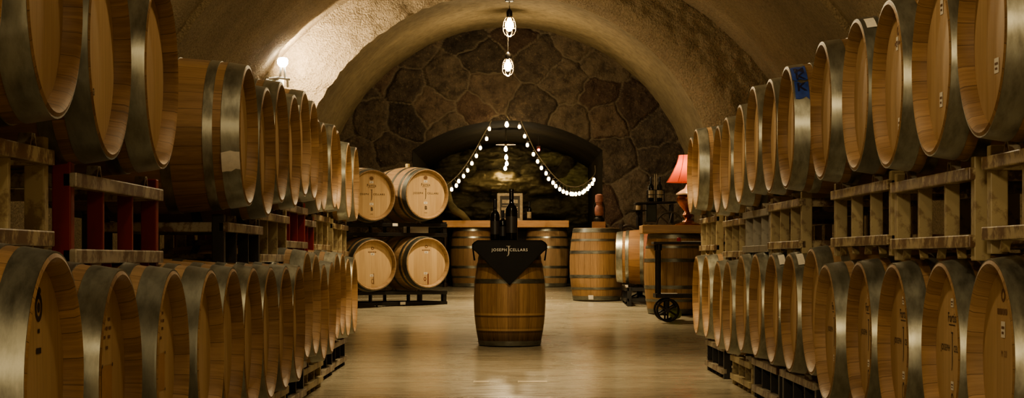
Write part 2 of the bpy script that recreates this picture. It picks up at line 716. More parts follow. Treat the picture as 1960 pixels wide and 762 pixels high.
def sticker(root, cask, dx, dy, w=.042, h=.03):
    m = on_head(cask, [rect_geo(dx, dy, w, h)])
    s = mesh_obj('paper_label', m, M['paper'], root)
    bars = [rect_geo(dx, dy + h * .12, w * .7, h * .16), rect_geo(dx - w * .05, dy - h * .2, w * .5, h * .14)]
    mesh_obj('label_print', on_head(cask, bars, .002), M['faint_ink'], s)
    return s


# the winery's burnt-in head print
def winery_print():
    g = []
    g.append(shift(text_geo('Fortis', .048, 1.15, .0004), 0, .118))
    g.append(rect_geo(0, .094, .098, .0035))
    g.append(shift(text_geo('JOSEPH', .031, 1.5, .0006), -.107, .012))
    g.append(shift(text_geo('CELLARS', .031, 1.4, .0006), .105, .012))
    g.append(shift(J_geo(.026, .135), 0, .002))
    return g


WP = winery_print()
EMBLEM = [ellipse_geo(0, .205, .052, .042), ellipse_geo(0, .205, .062, .05, .92)]
B_GEO = [shift(text_geo('B', .06, 1, .002), .004, -.168)]
SMALL = [shift(text_geo('1008', .018, 1.3), 0, -.228)]
_print_cache = {}


PRINTS = {
    'stack': [WP, B_GEO, SMALL],
    'row': [WP, [ellipse_geo(0, -.175, .04, .07, .78)]],
    'emblem': [EMBLEM],
    'ring': [[ellipse_geo(0, .175, .07, .07, .62), ellipse_geo(0, .175, .025, .025), ellipse_geo(0, .215, .04, .02)], [rect_geo(0, .118, .02, .01)], [rect_geo(0, .07, .05, .014)]],
    'lines': [[rect_geo(x, y, .03, .009) for y, r in ((.17, (-.03, .03)), (.145, (-.045, 0, .045)), (.12, (-.035, .03))) for x in r], [rect_geo(0, .09, .03, .009)]],
    'la': [[shift(text_geo('La', .045), -.045, -.115)], [shift(text_geo('o', .035), -.04, -.17)]],
    'maker': [[ellipse_geo(.0, .2, .045, .035, .5)], [rect_geo(x, .155, .024, .012) for x in (-.05, -.02, .01, .04)]],
    'm': [[ellipse_geo(0, .2, .05, .04, .55)], [rect_geo(x, .15, .026, .018) for x in (-.06, -.028, .004, .036)], [shift(text_geo('M 120', .028), .01, .02)]],
    'chalk': [[ellipse_geo(.0, -.2, .04, .06, .7), rect_geo(.015, -.17, .012, .13)]],
}


def add_print(root, cask, kind):
    key = (id(cask), kind)
    if key not in _print_cache:
        _print_cache[key] = [on_head(cask, g) for g in PRINTS[kind]]
    for me in _print_cache[key]:
        mesh_obj('head_lettering', me, M['ink'] if kind in ('stack', 'row', 'ring', 'la') else M['faint_ink'], root)


ORD = ['first', 'second', 'third', 'fourth', 'fifth', 'sixth', 'seventh', 'eighth', 'ninth', 'tenth', 'eleventh', 'twelfth', 'thirteenth',
       'fourteenth', 'fifteenth', 'sixteenth', 'seventeenth']
DE = .308 / S
LAMP_SIDE, FLOOD_SIDE = 'on lampshade side', 'on floodlight side'


def row(side, level, data, group):
    """data: (edge px, Ye, rim top px or None, rim bottom px or None, label feature)"""
    out = []
    for k, (ex, Ye, top, bot, feat) in enumerate(data):
        Yc = Ye - DE
        X = (ex - VX) * Ye / 3500.0
        if top is not None:
            zc = H + (VY - top) * Yc / 3500.0 - .308
        else:
            zc = H + (VY - bot) * Yc / 3500.0 + .308
        sgn = 1 if side == 'r' else -1
        ax = Vector((-sgn, random.uniform(-.002, .002), random.uniform(-.002, .002))).normalized()
        centre = Vector((X, Yc * S, zc)) - ax * (ROW.L / 2)
        where = LAMP_SIDE if side == 'r' else FLOOD_SIDE
        lab = f'{ORD[k]} oak barrel from the far end, {level} row {where}'
        if feat:
            lab = f'{ORD[k]} oak barrel from far end, {level} row {where}, {feat}'
        st = 'stave' if random.random() < .7 else 'stave_light'
        r = barrel(ROW, lab, centre, ax, (0, 0, 1), group, spin=random.uniform(-3, 3), stave=st, hoop='hoop' if random.random() < .75 else 'hoop_dull', back=False)
        out.append((r, X, Yc, zc))
    return out


RB = row('r', 'lower', [
    (1325, 14.76, 491, None, ''), (1343, 14.06, 490, None, ''), (1364, 13.36, 501, None, ''), (1382, 12.67, 501, None, ''),
    (1407, 11.97, 489, None, ''), (1433, 11.28, 487, None, ''), (1462, 10.58, 487, None, 'pale hoop stencil'), (1494, 9.91, 486, None, 'white hoop stencil'),
    (1533.5, 9.25, 476, None, ''), (1558, 8.59, 507, None, 'printed head'), (1618, 7.93, 502, None, 'printed head'),
    (1678, 7.25, 506, None, 'printed head'), (1762, 6.57, 503, None, 'printed head'), (1848, 5.89, 498, None, 'small white label')],
    'barrels in the lower row on the red lampshade side')
RT = row('r', 'upper', [
    (1314.7, 15.2, 264, None, ''), (1324, 14.5, 248, None, ''), (1364, 13.15, 242, None, ''), (1379, 12.45, 226, None, ''),
    (1403.7, 11.75, 202, None, ''), (1427, 11.0, 167, None, ''), (1458, 10.3, 153, None, ''), (1487.7, 9.6, 129, None, 'blue tape on hoop'),
    (1550, 8.55, 82, None, ''), (1611, 7.8, 39, None, 'white tag on hoop'), (1667.5, 7.1, None, 320, 'two white labels'),
    (1744, 6.4, None, 297, 'two white labels'), (1830.6, 5.7, None, 261, 'one slanted white label')],
    'barrels in the upper row on the red lampshade side')
LB = row('l', 'lower', [
    (685, 15.35, 494, None, ''), (673, 14.70, 495, None, ''), (663, 14.05, 486, None, ''), (653, 13.4, 486, None, ''),
    (644, 12.75, 503, None, ''), (629.6, 12.1, 507, None, ''), (615, 11.46, 487, None, ''), (599.5, 10.81, 482, None, ''),
    (585, 10.16, 510, None, ''), (561.5, 9.5, 511, None, ''), (535, 8.85, 512, None, 'torn white patch'), (503.7, 8.2, 513, None, ''),
    (468, 7.55, 514, None, 'white label on hoop'), (429.5, 6.88, 517, None, ''), (364, 6.2, 518, None, 'nailed square on head'), (274, 5.45, 518, None, 'nailed square on head'),
    (162, 4.72, 484, None, 'round emblem')],
    'barrels in the lower row on the floodlight side')
LT = row('l', 'upper', [
    (688, 15.9, 283, None, ''), (674, 15.2, 274, None, ''), (654, 14.5, 251, None, ''), (648, 13.8, 240, None, ''),
    (628, 13.15, 236, None, ''), (618.5, 12.5, None, 406, ''), (611, 11.8, 195, None, ''), (595, 11.1, 176, None, 'white card on hoop'),
    (576.6, 10.4, 183, None, ''), (553.4, 9.75, 159, None, 'dark knot'), (528, 9.1, 169, None, ''), (495, 8.4, 127, None, 'torn white paper on hoop'),
    (342.5, 6.3, None, 321, ''), (253, 5.58, None, 303, 'small black mark'), (160.6, 4.88, None, 224, ''), (8, 4.16, None, 190, 'mostly out of view')],
    'barrels in the upper row on the floodlight side')

# marks, labels and tape on single barrels
for k in (9, 10, 11, 12):
    r = RB[k][0]
    add_print(r, ROW, 'row')
    sticker(r, ROW, .004, .17)
    sticker(r, ROW, .004, -.115)
add_print(RB[13][0], ROW, 'm')
sticker(RB[13][0], ROW, .0, .095, .05, .05)
for k, (a0, a1) in ((6, (-38, -18)), (7, (-38, -16))):
    o = mesh_obj('hoop_stencil', cyl_patch(ROW, .025, .06, a0, a1), M['paper'], RB[k][0])
r = RT[7][0]
tp = mesh_obj('blue_tape', cyl_patch(ROW, .006, .08, -22, -46, ragged=.03), M['blue_tape'], r)
tp2 = mesh_obj('blue_tape', cyl_patch(ROW, .012, .08, -49, -66, ragged=.04), M['blue_tape'], r)
for tape, txt, am in ((tp, 'M', -31), (tp, 'K', -41), (tp2, 'K', -55)):
    g = text_geo(txt, .07, 1, .002)
    bm = bmesh.new()

    def wrap(v, am=am):
        d = .045 + v.x
        t = math.radians(am) + v.y / .31
        z = ROW.L / 2 - d
        rr = ROW.R(z) + .0066
        return Vector((rr * math.cos(t), rr * math.sin(t), z))
    add_geo(bm, g, wrap)
    mesh_obj('marker_letter', bm_mesh(bm, 'marker_letter'), M['tape_ink'], tape)
mesh_obj('white_tag', cyl_patch(ROW, .02, .06, -18, -36), M['paper'], RT[9][0])
add_print(RT[10][0], ROW, 'maker')
sticker(RT[10][0], ROW, -.02, .155, .04, .05)
sticker(RT[10][0], ROW, .02, -.15, .04, .05)
sticker(RT[11][0], ROW, -.02, .19, .045, .05)
sticker(RT[11][0], ROW, -.03, -.12, .045, .05)
mesh_obj('white_tag', cyl_patch(ROW, .05, .075, -45, -62), M['paper'], RT[11][0])
sticker(RT[12][0], ROW, .02, -.10, .055, .045)
# floodlight side
mesh_obj('torn_paper', cyl_patch(ROW, .004, .082, 106, 121, ragged=.02), M['paper'], LT[11][0])
mesh_obj('white_card', cyl_patch(ROW, .01, .05, 48, 66), M['paper'], LT[7][0])
mesh_obj('dark_knot', on_head(ROW, [ellipse_geo(.1, -.2, .03, .05)]), M['ink'], LT[9][0])
bm = bmesh.new()
mesh_obj('paper_label', cyl_patch(ROW, .004, .05, 96, 118), M['paper'], LB[12][0])
mesh_obj('torn_paper', cyl_patch(ROW, .03, .075, 70, 92, ragged=.05), M['paper'], LB[10][0])
for k in (14, 15):
    rr = LB[k][0]
    add_print(rr, ROW, 'lines')
    pl = mesh_obj('square_mark', on_head(ROW, [rect_geo(0, -.02, .14, .12)]), simple('pale_square', (.40, .22, .10), .6), rr)
    for x in (-.07, .07):
        for y in (-.06, .06):
            mesh_obj('nail', on_head(ROW, [ellipse_geo(x, y - .02, .012, .012, 0, 10)], .003), M['ink'], pl)
add_print(LB[16][0], ROW, 'ring')
add_print(LT[13][0], ROW, 'la')
add_print(LT[12][0], ROW, 'la')

# ------------------------------------------------------------------ steel barrel racks
BAR = .042


def rack(label, origin, u, v, length, depth, z0, zlo, zhi, ztop, pm, rm, group, mids=2, cr=.66):
    """origin: front centre on plan; u along the front, v to the back; rails between zlo and zhi, end posts z0..ztop"""
    u, v = Vector((*u, 0)), Vector((*v, 0))
    root = empty('barrel_rack', label, 'rack', group=group, M_=frame_m((origin[0], origin[1], z0), u, v, Vector((0, 0, 1)) if u.cross(v).z > 0 else Vector((0, 0, 1))))
    if u.cross(v).z < 0:      # keep a right-handed frame
        root.matrix_world = frame_m((origin[0], origin[1], z0), -u, v, (0, 0, 1))
    h = length / 2
    lo, hi, tp = zlo - z0, zhi - z0, ztop - z0

    def bx(name, c, s, mat, bev=.004):
        bm = bmesh.new()
        add_box(bm, (0, 0, 0), s, None, bev)
        o = mesh_obj(name, bm_mesh(bm, name), M[mat], root)
        o.location = c
        return o
    for vy in (0.0, depth):
        bx('rail', (0, vy - .004, hi - BAR / 2), (length, BAR, BAR), rm)
        bx('rail', (0, vy - .004, lo + BAR / 2), (length, BAR, BAR), rm)
        for sx in (-1, 1):
            bx('post', (sx * (h - .025), vy + .02, tp / 2), (.05, .055, tp), pm)
        for k in range(mids):
            x = -h + length * (k + 1) / (mids + 1)
            bx('post', (x, vy + .02, (lo + hi) / 2), (.022, .05, hi - lo - .02), pm, .002)
        if lo > .02:
            for k in range(4):
                x = -h + length * (k + .7) / 4.4
                bm = bmesh.new()
                R = Matrix.Rotation(.6 * (-1) ** k, 3, 'Y')
                hh = min(lo, .06)
                add_box(bm, (0, 0, 0), (.009, .03, hh), R, .001)
                o = mesh_obj('gusset', bm_mesh(bm, 'gusset'), M[pm], root)
                o.location = (x, vy, lo - hh * .38)
        for sx in (-1, 1):
            for q in (-1, 1):
                bm = bmesh.new()
                R = Matrix.Rotation(q * -.55, 3, 'Y')
                add_box(bm, (0, 0, 0), (.008, .035, .06), R, .001)
                o = mesh_obj('cradle', bm_mesh(bm, 'cradle'), M['worn'], root)
                o.location = (sx * cr / 2 * .98 + q * .028, vy - .005, hi + .006)
    for sx in (-1, 1):
        for z in (hi - BAR / 2, lo + BAR / 2):
            bx('cross_bar', (sx * (h - .05), depth / 2, z), (.04, depth, .045), rm)
    return root


def row_racks(side, level, rowd, specs, group):
    """specs: (indices of the barrels it carries, front post Y range or None, post mat, rail mat, words)"""
    sgn = 1 if side == 'r' else -1
    for idx, yr, pm, rm, words in specs:
        bs = [rowd[i] for i in idx]
        yc = sum(b[2] for b in bs) / len(bs)
        if yr:
            y0, y1 = yr
        else:
            y0, y1 = yc - .6, yc + .6
        xs = max(abs(b[1]) for b in bs) + .115
        zb = min(b[3] for b in bs) - ROW.bilge
        if level == 'lower':
            z0, zlo, zhi, ztop = 0.0, .035, max(.17, zb - .004), max(.17, zb - .004) + .004
        else:
            zhi = zb - .002
            z0, zlo, zhi, ztop = zhi - .305, zhi - .262, zhi, zhi + .035
        where = LAMP_SIDE if side == 'r' else FLOOD_SIDE
        rack(f'{words}, {where}', (sgn * xs, (y0 + y1) / 2 * S), (0, 1), (sgn, 0), (y1 - y0) * S, .58, z0, zlo, zhi, ztop, pm, rm, group, 2, (bs[0][2] - bs[-1][2]) * S if len(bs) > 1 else .7)


row_racks('r', 'lower', RB, [
    ((0, 1), (13.5, 14.68), 'black', 'worn', 'black steel floor rack at the far end of the row'),
    ((2, 3), (11.98, 13.05), 'beige', 'beige', 'beige steel floor rack next to the black end rack'),
    ((4, 5), (10.72, 11.86), 'black', 'worn', 'black steel floor rack with worn rails, third from the far end'),
    ((6, 7), (9.4, 10.58), 'black', 'worn', 'black steel floor rack with worn rails, fourth from the far end'),
    ((8, 9), (7.95, 9.15), 'beige', 'beige_rail', 'beige steel floor rack hidden by barrel rims, fifth from far end'),
    ((10, 11), None, 'black', 'worn', 'floor rack under the two middle printed barrels'),
    ((12, 13), None, 'black', 'worn', 'floor rack under the nearest two lower barrels')], 'floor racks on the red lampshade side')
row_racks('r', 'upper', RT, [
    ((0, 1), (13.95, 15.1), 'beige', 'beige_rail', 'beige steel rack at the far end, above the black floor rack'),
    ((2, 3), (12.05, 13.3), 'beige', 'beige_rail', 'beige steel upper rack, second from the far end'),
    ((4, 5), (10.85, 12.0), 'grey', 'grey', 'grey galvanized steel upper rack between beige ones'),
    ((6, 7), (9.55, 10.72), 'beige', 'beige_rail', 'beige rust-spotted upper rack under the blue-taped barrel'),
    ((8, 9), (7.3, 8.6), 'beige', 'beige_rail', 'beige upper rack with rusty rails, fifth from the far end'),
    ((10, 11), (5.95, 7.2), 'beige', 'beige_rail', 'beige upper rack with flaking rusty lower rail, sixth from the far end'),
    ((12,), (4.55, 5.75), 'beige', 'beige_rail', 'beige upper rack nearest the viewer')], 'upper racks on the red lampshade side')
row_racks('l', 'lower', LB, [
    ((0, 1), None, 'black', 'worn', 'black floor rack with pale rails at the far end of the row'),
    ((2, 3), None, 'black', 'worn', 'black floor rack, second from the far end'),
    ((4, 5), None, 'beige', 'beige', 'beige floor rack behind two barrel rims, third from the far end'),
    ((6, 7), None, 'black', 'worn', 'black floor rack with pale rails, fourth from the far end'),
    ((8, 9), None, 'beige', 'beige', 'beige floor rack, fifth from the far end'),
    ((10, 11), None, 'black', 'worn', 'black floor rack, sixth from the far end'),
    ((12, 13), None, 'black', 'worn', 'floor rack under the seventh pair of barrels'),
    ((14, 15), None, 'black', 'worn', 'floor rack under the two square-marked barrels')], 'floor racks on the floodlight side')
row_racks('l', 'upper', LT, [
    ((0, 1), None, 'beige', 'beige_rail', 'beige upper rack at the far end of the row'),
    ((2, 3), (13.3, 14.5), 'beige', 'beige_rail', 'beige upper rack beside the red ones, second from the far end'),
    ((4, 5), (12.1, 13.2), 'red', 'worn', 'red upper rack, third from the far end'),
    ((6, 7), (10.75, 11.95), 'red', 'worn', 'red upper rack beside a beige one, fourth from the far end'),
    ((8, 9), (9.4, 10.6), 'beige', 'beige_rail', 'beige upper rack between red and black racks'),
    ((10, 11), (8.15, 9.3), 'black', 'worn', 'black upper rack under the barrel with torn paper'),
    ((12, 13), (5.25, 6.55), 'red', 'worn', 'red-posted upper rack with dark rusty rails'),
    ((14, 15), (3.85, 4.98), 'beige', 'beige_rail', 'beige upper rack nearest the viewer')], 'upper racks on the floodlight side')

# ------------------------------------------------------------------ stack of four barrels at the back
th = math.radians(34)
nrm = Vector((math.sin(th), -math.cos(th), 0))
tan = (math.cos(th), math.sin(th))
stack_pos = [(816, 503, 22.55, 'oak barrel with two white labels and a red wine run, lower in the black stack', 'low', .29),
             (713, 507, 22.15, 'oak barrel with two white labels, lower in the black stack, beside the row', 'low2', .29),
             (814.5, 372, 22.55, 'oak barrel with winery print and letter B, upper in stack, beside the string lights', 'up', 0),
             (711, 374, 22.15, 'oak barrel with winery print and letter B, upper in stack, cut by the row', 'up2', 0)]
heads = []
for px, py, Y, lab, kd, _ in stack_pos:
    hc = P(px, py, Y)
    heads.append(hc)
    cen = hc - nrm * (ROW.L / 2 - INSET)
    r = barrel(ROW, lab, cen, nrm, (0, 0, 1), 'barrels stacked two by two on black racks', stave='stave_light', hoop='hoop_dull')
    bm = bmesh.new()
    add_lathe(bm, [(0, 0), (.026, 0), (.03, .045), (.026, .055), (0, .055)], 16)
    mesh_obj('bung', bm_mesh(bm, 'bung', True), M['bung'], r, Matrix.Translation((ROW.bilge - .012, 0, 0)) @ Matrix.Rotation(PI / 2, 4, 'Y'))
    if kd.startswith('up'):
        add_print(r, ROW, 'stack')
        add_print(r, ROW, 'emblem')
        sticker(r, ROW, .0, .16, .05, .026)
        sticker(r, ROW, .0, -.105, .05, .026)
    else:
        add_print(r, ROW, 'maker')
        sticker(r, ROW, .0, .13, .05, .026)
        sticker(r, ROW, -.01, -.13, .05, .026)
        if kd == 'low':
            mesh_obj('wine_run', on_head(ROW, [rect_geo(.025, -.2, .014, .13), ellipse_geo(-.02, -.2, .035, .05, .6)]), simple('dried_wine', (.13, .02, .015), .4), r)
        else:
            add_print(r, ROW, 'chalk')
u = Vector((*tan, 0))
mid = (heads[0] + heads[1]) / 2 - nrm * .14 + u * -.05
for lvl, (z0, zlo, zhi, ztop) in enumerate([(.28, .315, .487, .492), (1.155, 1.165, 1.325, 1.345)]):
    rr = rack(['black floor rack carrying the lower two stacked barrels', 'black rack between the two levels of stacked barrels'][lvl], (mid.x, mid.y), tan, tuple((-nrm)[:2]), 1.62, .58,
              z0, zlo, zhi, ztop, 'black', 'black', 'black racks of the barrel stack', 2, .8)
    tg = box_mesh('paper_tag', (.075, .004, .035), 0)
    o = mesh_obj('paper_tag', tg, M['paper'], rr)
    o.location = ((.05, -.032, zhi - z0 - .02) if lvl else (.16, -.032, .06))
    if lvl:
        o = mesh_obj('white_board', box_mesh('white_board', (.36, .01, .12), 0), M['paper'], rr)
        o.location = (.52, .25, .09)

# ------------------------------------------------------------------ upright barrels
UPG = 'upright barrels at the back'


def upright(label, px, Y, cask=STAND, group=UPG, **kw):
    z = floorz(Y)
    p = P(px, 495, Y)
    return barrel(cask, label, (p.x, p.y, z + cask.L / 2), (0, 0, 1), Matrix.Rotation(random.uniform(0, 6), 3, 'Z') @ Vector((1, 0, 0)), group, **kw)


cb = upright('weathered oak barrel standing in the aisle under the black cloth', 975.5, 17.9, OLD, None, stave='stave_old', hoop='hoop_dull', lower_hoops=(0,))
upright('upright oak barrel under the pine counter, beside the stacked barrels', 904, 28.8, hoop='hoop', stave='stave')
upright('upright oak barrel under the pine counter, at its lantern end', 1047, 28.8, hoop='hoop', stave='stave_light')
ub = upright('upright oak barrel with a small box and lantern on top', 1142, 23.6, hoop='hoop_dull', stave='stave')
lb = cyl_patch(STAND, .86, .915, 0, 12)
o = mesh_obj('paper_label', lb, M['paper'], ub)
o.rotation_euler[2] = math.radians(-112) - ub.rotation_euler.z
upright('upright oak barrel carrying the lamp board behind the cart', 1290, 21.35, hoop='hoop_dull', stave='stave')
# lying wine-stained barrel on its rack
hc = P(1180, 505, 22.9)
hc.z = floorz(22.9) + .235 + .352
barrel(ROW, 'barrel with pink wine-stained staves lying on a low dark rack', hc + Vector((.475, -.05, 0)), (-1, .10, 0), (0, 0, 1), None, stave='stave_wine', spin=1.2)
rack('low dark rack under the pink-stained barrel', (P(1200, 500, 22.6).x, 22.9 * S), (0, 1), (1, 0), 1.05, .55, floorz(22.6) - .01, floorz(22.6) + .05, floorz(22.6) + .222, floorz(22.6) + .228, 'black', 'black', None, 2, .66)

# ------------------------------------------------------------------ black cloth, tray board and bottles on the centre barrel
bt = floorz(17.9) + OLD.L
CX, CY = P(975.5, 495, 17.9).x, 17.9 * S
zt = H + (495 - 461) * 17.9 / 3500
o = mesh_obj('table_board', box_mesh('table_board', (.57, .57, zt - bt - .006), .006), M['board2'])
o.location = (CX, CY, (zt - .006 + bt) / 2 + .001)
o['label'] = 'thick square board on the aisle barrel, hidden under the black cloth'
o['category'] = 'board'
w = .31
bm = bmesh.new()
rows = []
nn = 26
for i in range(nn + 1):       # top sheet
    y = -w + 2 * w * i / nn
    rows.append([(-w + 2 * w * j / nn, y, 0) for j in range(nn + 1)])
vs = [[bm.verts.new(p) for p in r] for r in rows]
for i in range(nn):
    for j in range(nn):
        bm.faces.new((vs[i][j], vs[i][j + 1], vs[i + 1][j + 1], vs[i + 1][j]))
# front corner hanging as a point
drop = .43
prev = vs[0]
steps = 16
for k in range(1, steps + 1):
    t = k / steps
    half = (w + .055 * math.sin(min(1, t / .22) * PI * .62) * (1 if t < .22 else 0)) if t < .22 else (w + .03) * (1 - t) / .78
    z = -drop * t
    cur = []
    for j in range(nn + 1):
        x = -half + 2 * half * j / nn
        yy = -w - .012 - .045 * math.sin(min(1, t * 1.3) * PI * .5) * (1 - (x / w) ** 2 * .6) - .006 * math.sin(x * 30 + t * 3) * t
        cur.append(bm.verts.new((x, yy, z)))
    for j in range(nn):
        bm.faces.new((prev[j], prev[j + 1], cur[j + 1], cur[j]))
    prev = cur
# side corners: short folded points hanging at each side
for sx in (-1, 1):
    e = [vs[i][-1 if sx > 0 else 0] for i in range(nn + 1)]
    prev = e
    for k in range(1, 11):
        t = k / 10
        cur = []
        for i in range(nn + 1):
            y = -w + 2 * w * i / nn
            yy = y * (1 - .90 * t ** .9) - .22 * t
            bulge = .045 * math.sin(min(1, t * 4) * PI * .5) - .03 * max(0, t - .3)
            x = sx * (w + .004 + bulge + .007 * math.sin(i * 1.1) * t)
            cur.append(bm.verts.new((x, yy, -.19 * t)))
        for i in range(nn):
            bm.faces.new((prev[i], prev[i + 1], cur[i + 1], cur[i]))
        prev = cur
bmesh.ops.remove_doubles(bm, verts=bm.verts, dist=1e-5)
me = bm_mesh(bm, 'tablecloth', True, 70)
cl = mesh_obj('tablecloth', me, M['cloth'])
cl.location = (CX, CY, zt)
sol = cl.modifiers.new('thickness', 'SOLIDIFY')
sol.thickness = .004
sol.offset = 1
cl['label'] = 'black cloth with a printed logo and pointed corner draped over the aisle barrel'
cl['category'] = 'tablecloth'


def on_cloth(geos, name, mat):
    bm = bmesh.new()
    for g in geos:
        def f(v):
            t = min(1, max(0, -v.y / drop))
            yy = -w - .012 - .045 * math.sin(min(1, t * 1.3) * PI * .5) * (1 - (v.x / w) ** 2 * .6) - .016
            return Vector((v.x, yy, v.y))
        add_geo(bm, g, f)
    return mesh_obj(name, bm_mesh(bm, name), mat, cl)


q = 17.9 / 3500
on_cloth([shift(text_geo('JOSEPH', .0385, 1.2, .0006), -.099, -.092), shift(text_geo('CELLARS', .0385, 1.2, .0006), .087, -.092)], 'logo_lettering', M['logo'])
on_cloth([shift(J_geo(.040, .10), -.012, -.102)], 'logo_initial', M['logo_grey'])


def bottle(label, x, y, z, h, r, group, seg=32, lab=None):
    """claret bottle: body, shoulder, neck, capsule, label"""
    root = empty('wine_bottle', label, 'bottle', (x, y, z), group)
    k = h / .30
    body = [(0, .006), (r * .85, 0), (r, .008), (r, h * .56), (r * .97, h * .61), (r * .80, h * .66), (r * .52, h * .70), (r * .40, h * .73), (r * .37, h * .86), (r * .36, h * .95), (r * .42, h * .955), (r * .42, h * .975), (r * .36, h * .98), (0, h * .98)]
    mesh_obj('glass', lathe_mesh('glass', body, seg, 40), M['bottle'], root)
    cap = [(r * .385, h * .80), (r * .395, h * .80), (r * .385, h * .95), (r * .45, h * .953), (r * .45, h * .978), (r * .36, h), (0, h)]
    mesh_obj('capsule', lathe_mesh('capsule', cap, seg, 40), M['capsule'], root)
    if lab:
        rows = []
        for i in range(9):
            t = math.radians(-90 - 60 + 120 * i / 8)
            rows.append([((r + .0012) * math.cos(t), (r + .0012) * math.sin(t), h * zz) for zz in (.14, .46)])
        mesh_obj('bottle_label', grid_mesh('bottle_label', rows), M[lab], root)
    return root


ct = zt + .006
bottle('tall black wine bottle on the black cloth, biggest of the three', P(979, 0, 17.8).x, 17.8 * S, ct, .498, .058, 'bottles on the black cloth', lab='bottle_label')
bottle('black wine bottle on the black cloth, second tallest of the three', P(947.5, 0, 17.85).x, 17.85 * S, ct, .405, .047, 'bottles on the black cloth', lab='bottle_label')
bottle('small black wine bottle standing between the two big bottles on the cloth', P(962.5, 0, 17.95).x, 17.95 * S, ct, .295, .038, 'bottles on the black cloth', lab='bottle_label')

# ------------------------------------------------------------------ pine counter in the alcove
c0, c1 = P(847, 422, 28.45), P(1089, 435, 28.45)
root = empty('counter', 'pine plank counter over two upright barrels in the alcove', 'counter', ((c0.x + c1.x) / 2, c0.y + .35, floorz(28.8)))
zc = c0.z - floorz(28.8)
o = mesh_obj('counter_top', box_mesh('counter_top', (c1.x - c0.x, 1.26, .108), .006), M['board'], root)
o.location = (0, .27, zc - .054)
o = mesh_obj('back_panel', box_mesh('back_panel', (c1.x - c0.x - .1, .03, zc - .11), .002), M['dark_wood'], root)
o.location = (0, .875, (zc - .11) / 2 + .01)
leg_prof = [(0, 0), (.035, 0), (.035, .05), (.02, .07), (.03, .12), (.018, .17), (.026, .3), (.034, .42), (.022, .5), (.03, .55), (.018, .6), (.028, .7), (.03, .8), (.03, zc - .11), (0, zc - .11)]
lm = lathe_mesh('counter_leg', leg_prof, 16)
for x, y in ((-.945, -.30), (-.945, .82), (.945, .82)):
    o = mesh_obj('leg', lm, M['dark_wood'], root)
    o.location = (x, y, 0)
ctop = c0.z
# framed picture
fp = P(976, 417, 29.0)
root = empty('picture_frame', 'grey wooden frame with a dark print standing on the pine counter', 'picture frame', (fp.x, 29.0 * S, ctop + .002))
W2, H2, T = .405, .44, .045
bm = bmesh.new()
for cx_, cz_, sx_, sz_ in ((-W2 / 2 + T / 2, H2 / 2, T, H2), (W2 / 2 - T / 2, H2 / 2, T, H2), (0, T / 2, W2 - 2 * T, T), (0, H2 - T / 2, W2 - 2 * T, T)):
    add_box(bm, (cx_, 0, cz_), (sx_, .03, sz_), None, .004)
mesh_obj('frame', bm_mesh(bm, 'frame'), M['grey_wood'], root)
o = mesh_obj('picture', box_mesh('picture', (W2 - 2 * T, .008, H2 - 2 * T), 0), M['dark_print'], root)
o.location = (0, .006, H2 / 2)
bm = bmesh.new()
for x, z, ww, hh in ((0, .31, .25, .055), (-.02, .245, .2, .012), (-.09, .17, .09, .09), (.06, .215, .13, .02), (.06, .175, .13, .02), (.06, .135, .13, .02)):
    add_geo(bm, rect_geo(x, z, ww, hh), lambda v: Vector((v.x, -.0, v.y)))
mesh_obj('pale_lettering', bm_mesh(bm, 'pale_lettering'), M['grey_wood'], root)
bottle('slim wine bottle standing alone on the pine counter beside the frame', P(1013, 0, 28.9).x, 28.9 * S, ctop + .001, .31, .037, None, 20, 'grey_wood')

# lantern on a box on the upright barrel
Yl = 23.75
lz = floorz(23.6) + STAND.L
bx0 = P(1146, 0, Yl).x
o = mesh_obj('wooden_box', box_mesh('wooden_box', (.17, .16, .085), .004), M['old_box'])
o.location = (bx0, Yl * S, lz + .0435)
o['label'] = 'small reddish wooden box on top of the upright barrel, under the lantern'
o['category'] = 'box'
root = empty('oil_lantern', 'faded red old oil lantern on the small box by the stone jamb', 'lantern', (bx0 + .005, Yl * S, lz + .087))
mesh_obj('base', lathe_mesh('base', [(0, 0), (.066, 0), (.07, .02), (.066, .045), (.045, .06), (.04, .075), (0, .075)], 24), M['iron'], root)
mesh_obj('globe', lathe_mesh('globe', [(0, .075), (.046, .076), (.058, .10), (.060, .14), (.056, .18), (.04, .215), (.034, .22), (0, .22)], 24), M['lantern_red'], root)
mesh_obj('chimney', lathe_mesh('chimney', [(0, .22), (.04, .22), (.045, .235), (.038, .245), (.05, .25), (.054, .30), (.05, .345), (.02, .36), (0, .36)], 24), M['lantern_red'], root)
mesh_obj('handle', tube_mesh('handle', [(-.064, 0, .05), (-.072, 0, .12), (-.07, 0, .2), (-.05, 0, .245), (-.046, 0, .26)], .006), M['iron'], root)
mesh_obj('handle', tube_mesh('handle', [(.064, 0, .05), (.072, 0, .12), (.07, 0, .2), (.05, 0, .245), (.046, 0, .26)], .006), M['iron'], root)

# ------------------------------------------------------------------ lamp board, lamp, cart, iron machine, chair, candle stand
Yb = 21.0
b0 = P(1230, 432, Yb)
bz = floorz(21.35) + STAND.L
o = mesh_obj('lamp_board', box_mesh('lamp_board', (.92, .62, .095), .008), M['board2'])
o.location = (b0.x + .46, 21.3 * S, bz + .049)
o['label'] = 'thick wooden board laid on an upright barrel, under the red-shaded lamp'
o['category'] = 'board'
lt = bz + .097
lx = P(1316, 0, 21.3).x
root = empty('table_lamp', 'table lamp with a glowing red bell shade and copper urn base on the wooden board', 'lamp', (lx, 21.25 * S, lt))
Z = lambda py: (H + (495 - py) * 21.3 / 3500) - lt + (lt - (H + (495 - 431) * 21.3 / 3500)) * 0
z0l = lambda py: max(0.0, (431 - py) * 21.3 / 3500)
mesh_obj('foot', lathe_mesh('foot', [(0, 0), (.145, 0), (.15, .012), (.12, .025), (.07, .04), (.06, .055), (0, .055)], 32), M['copper'], root)
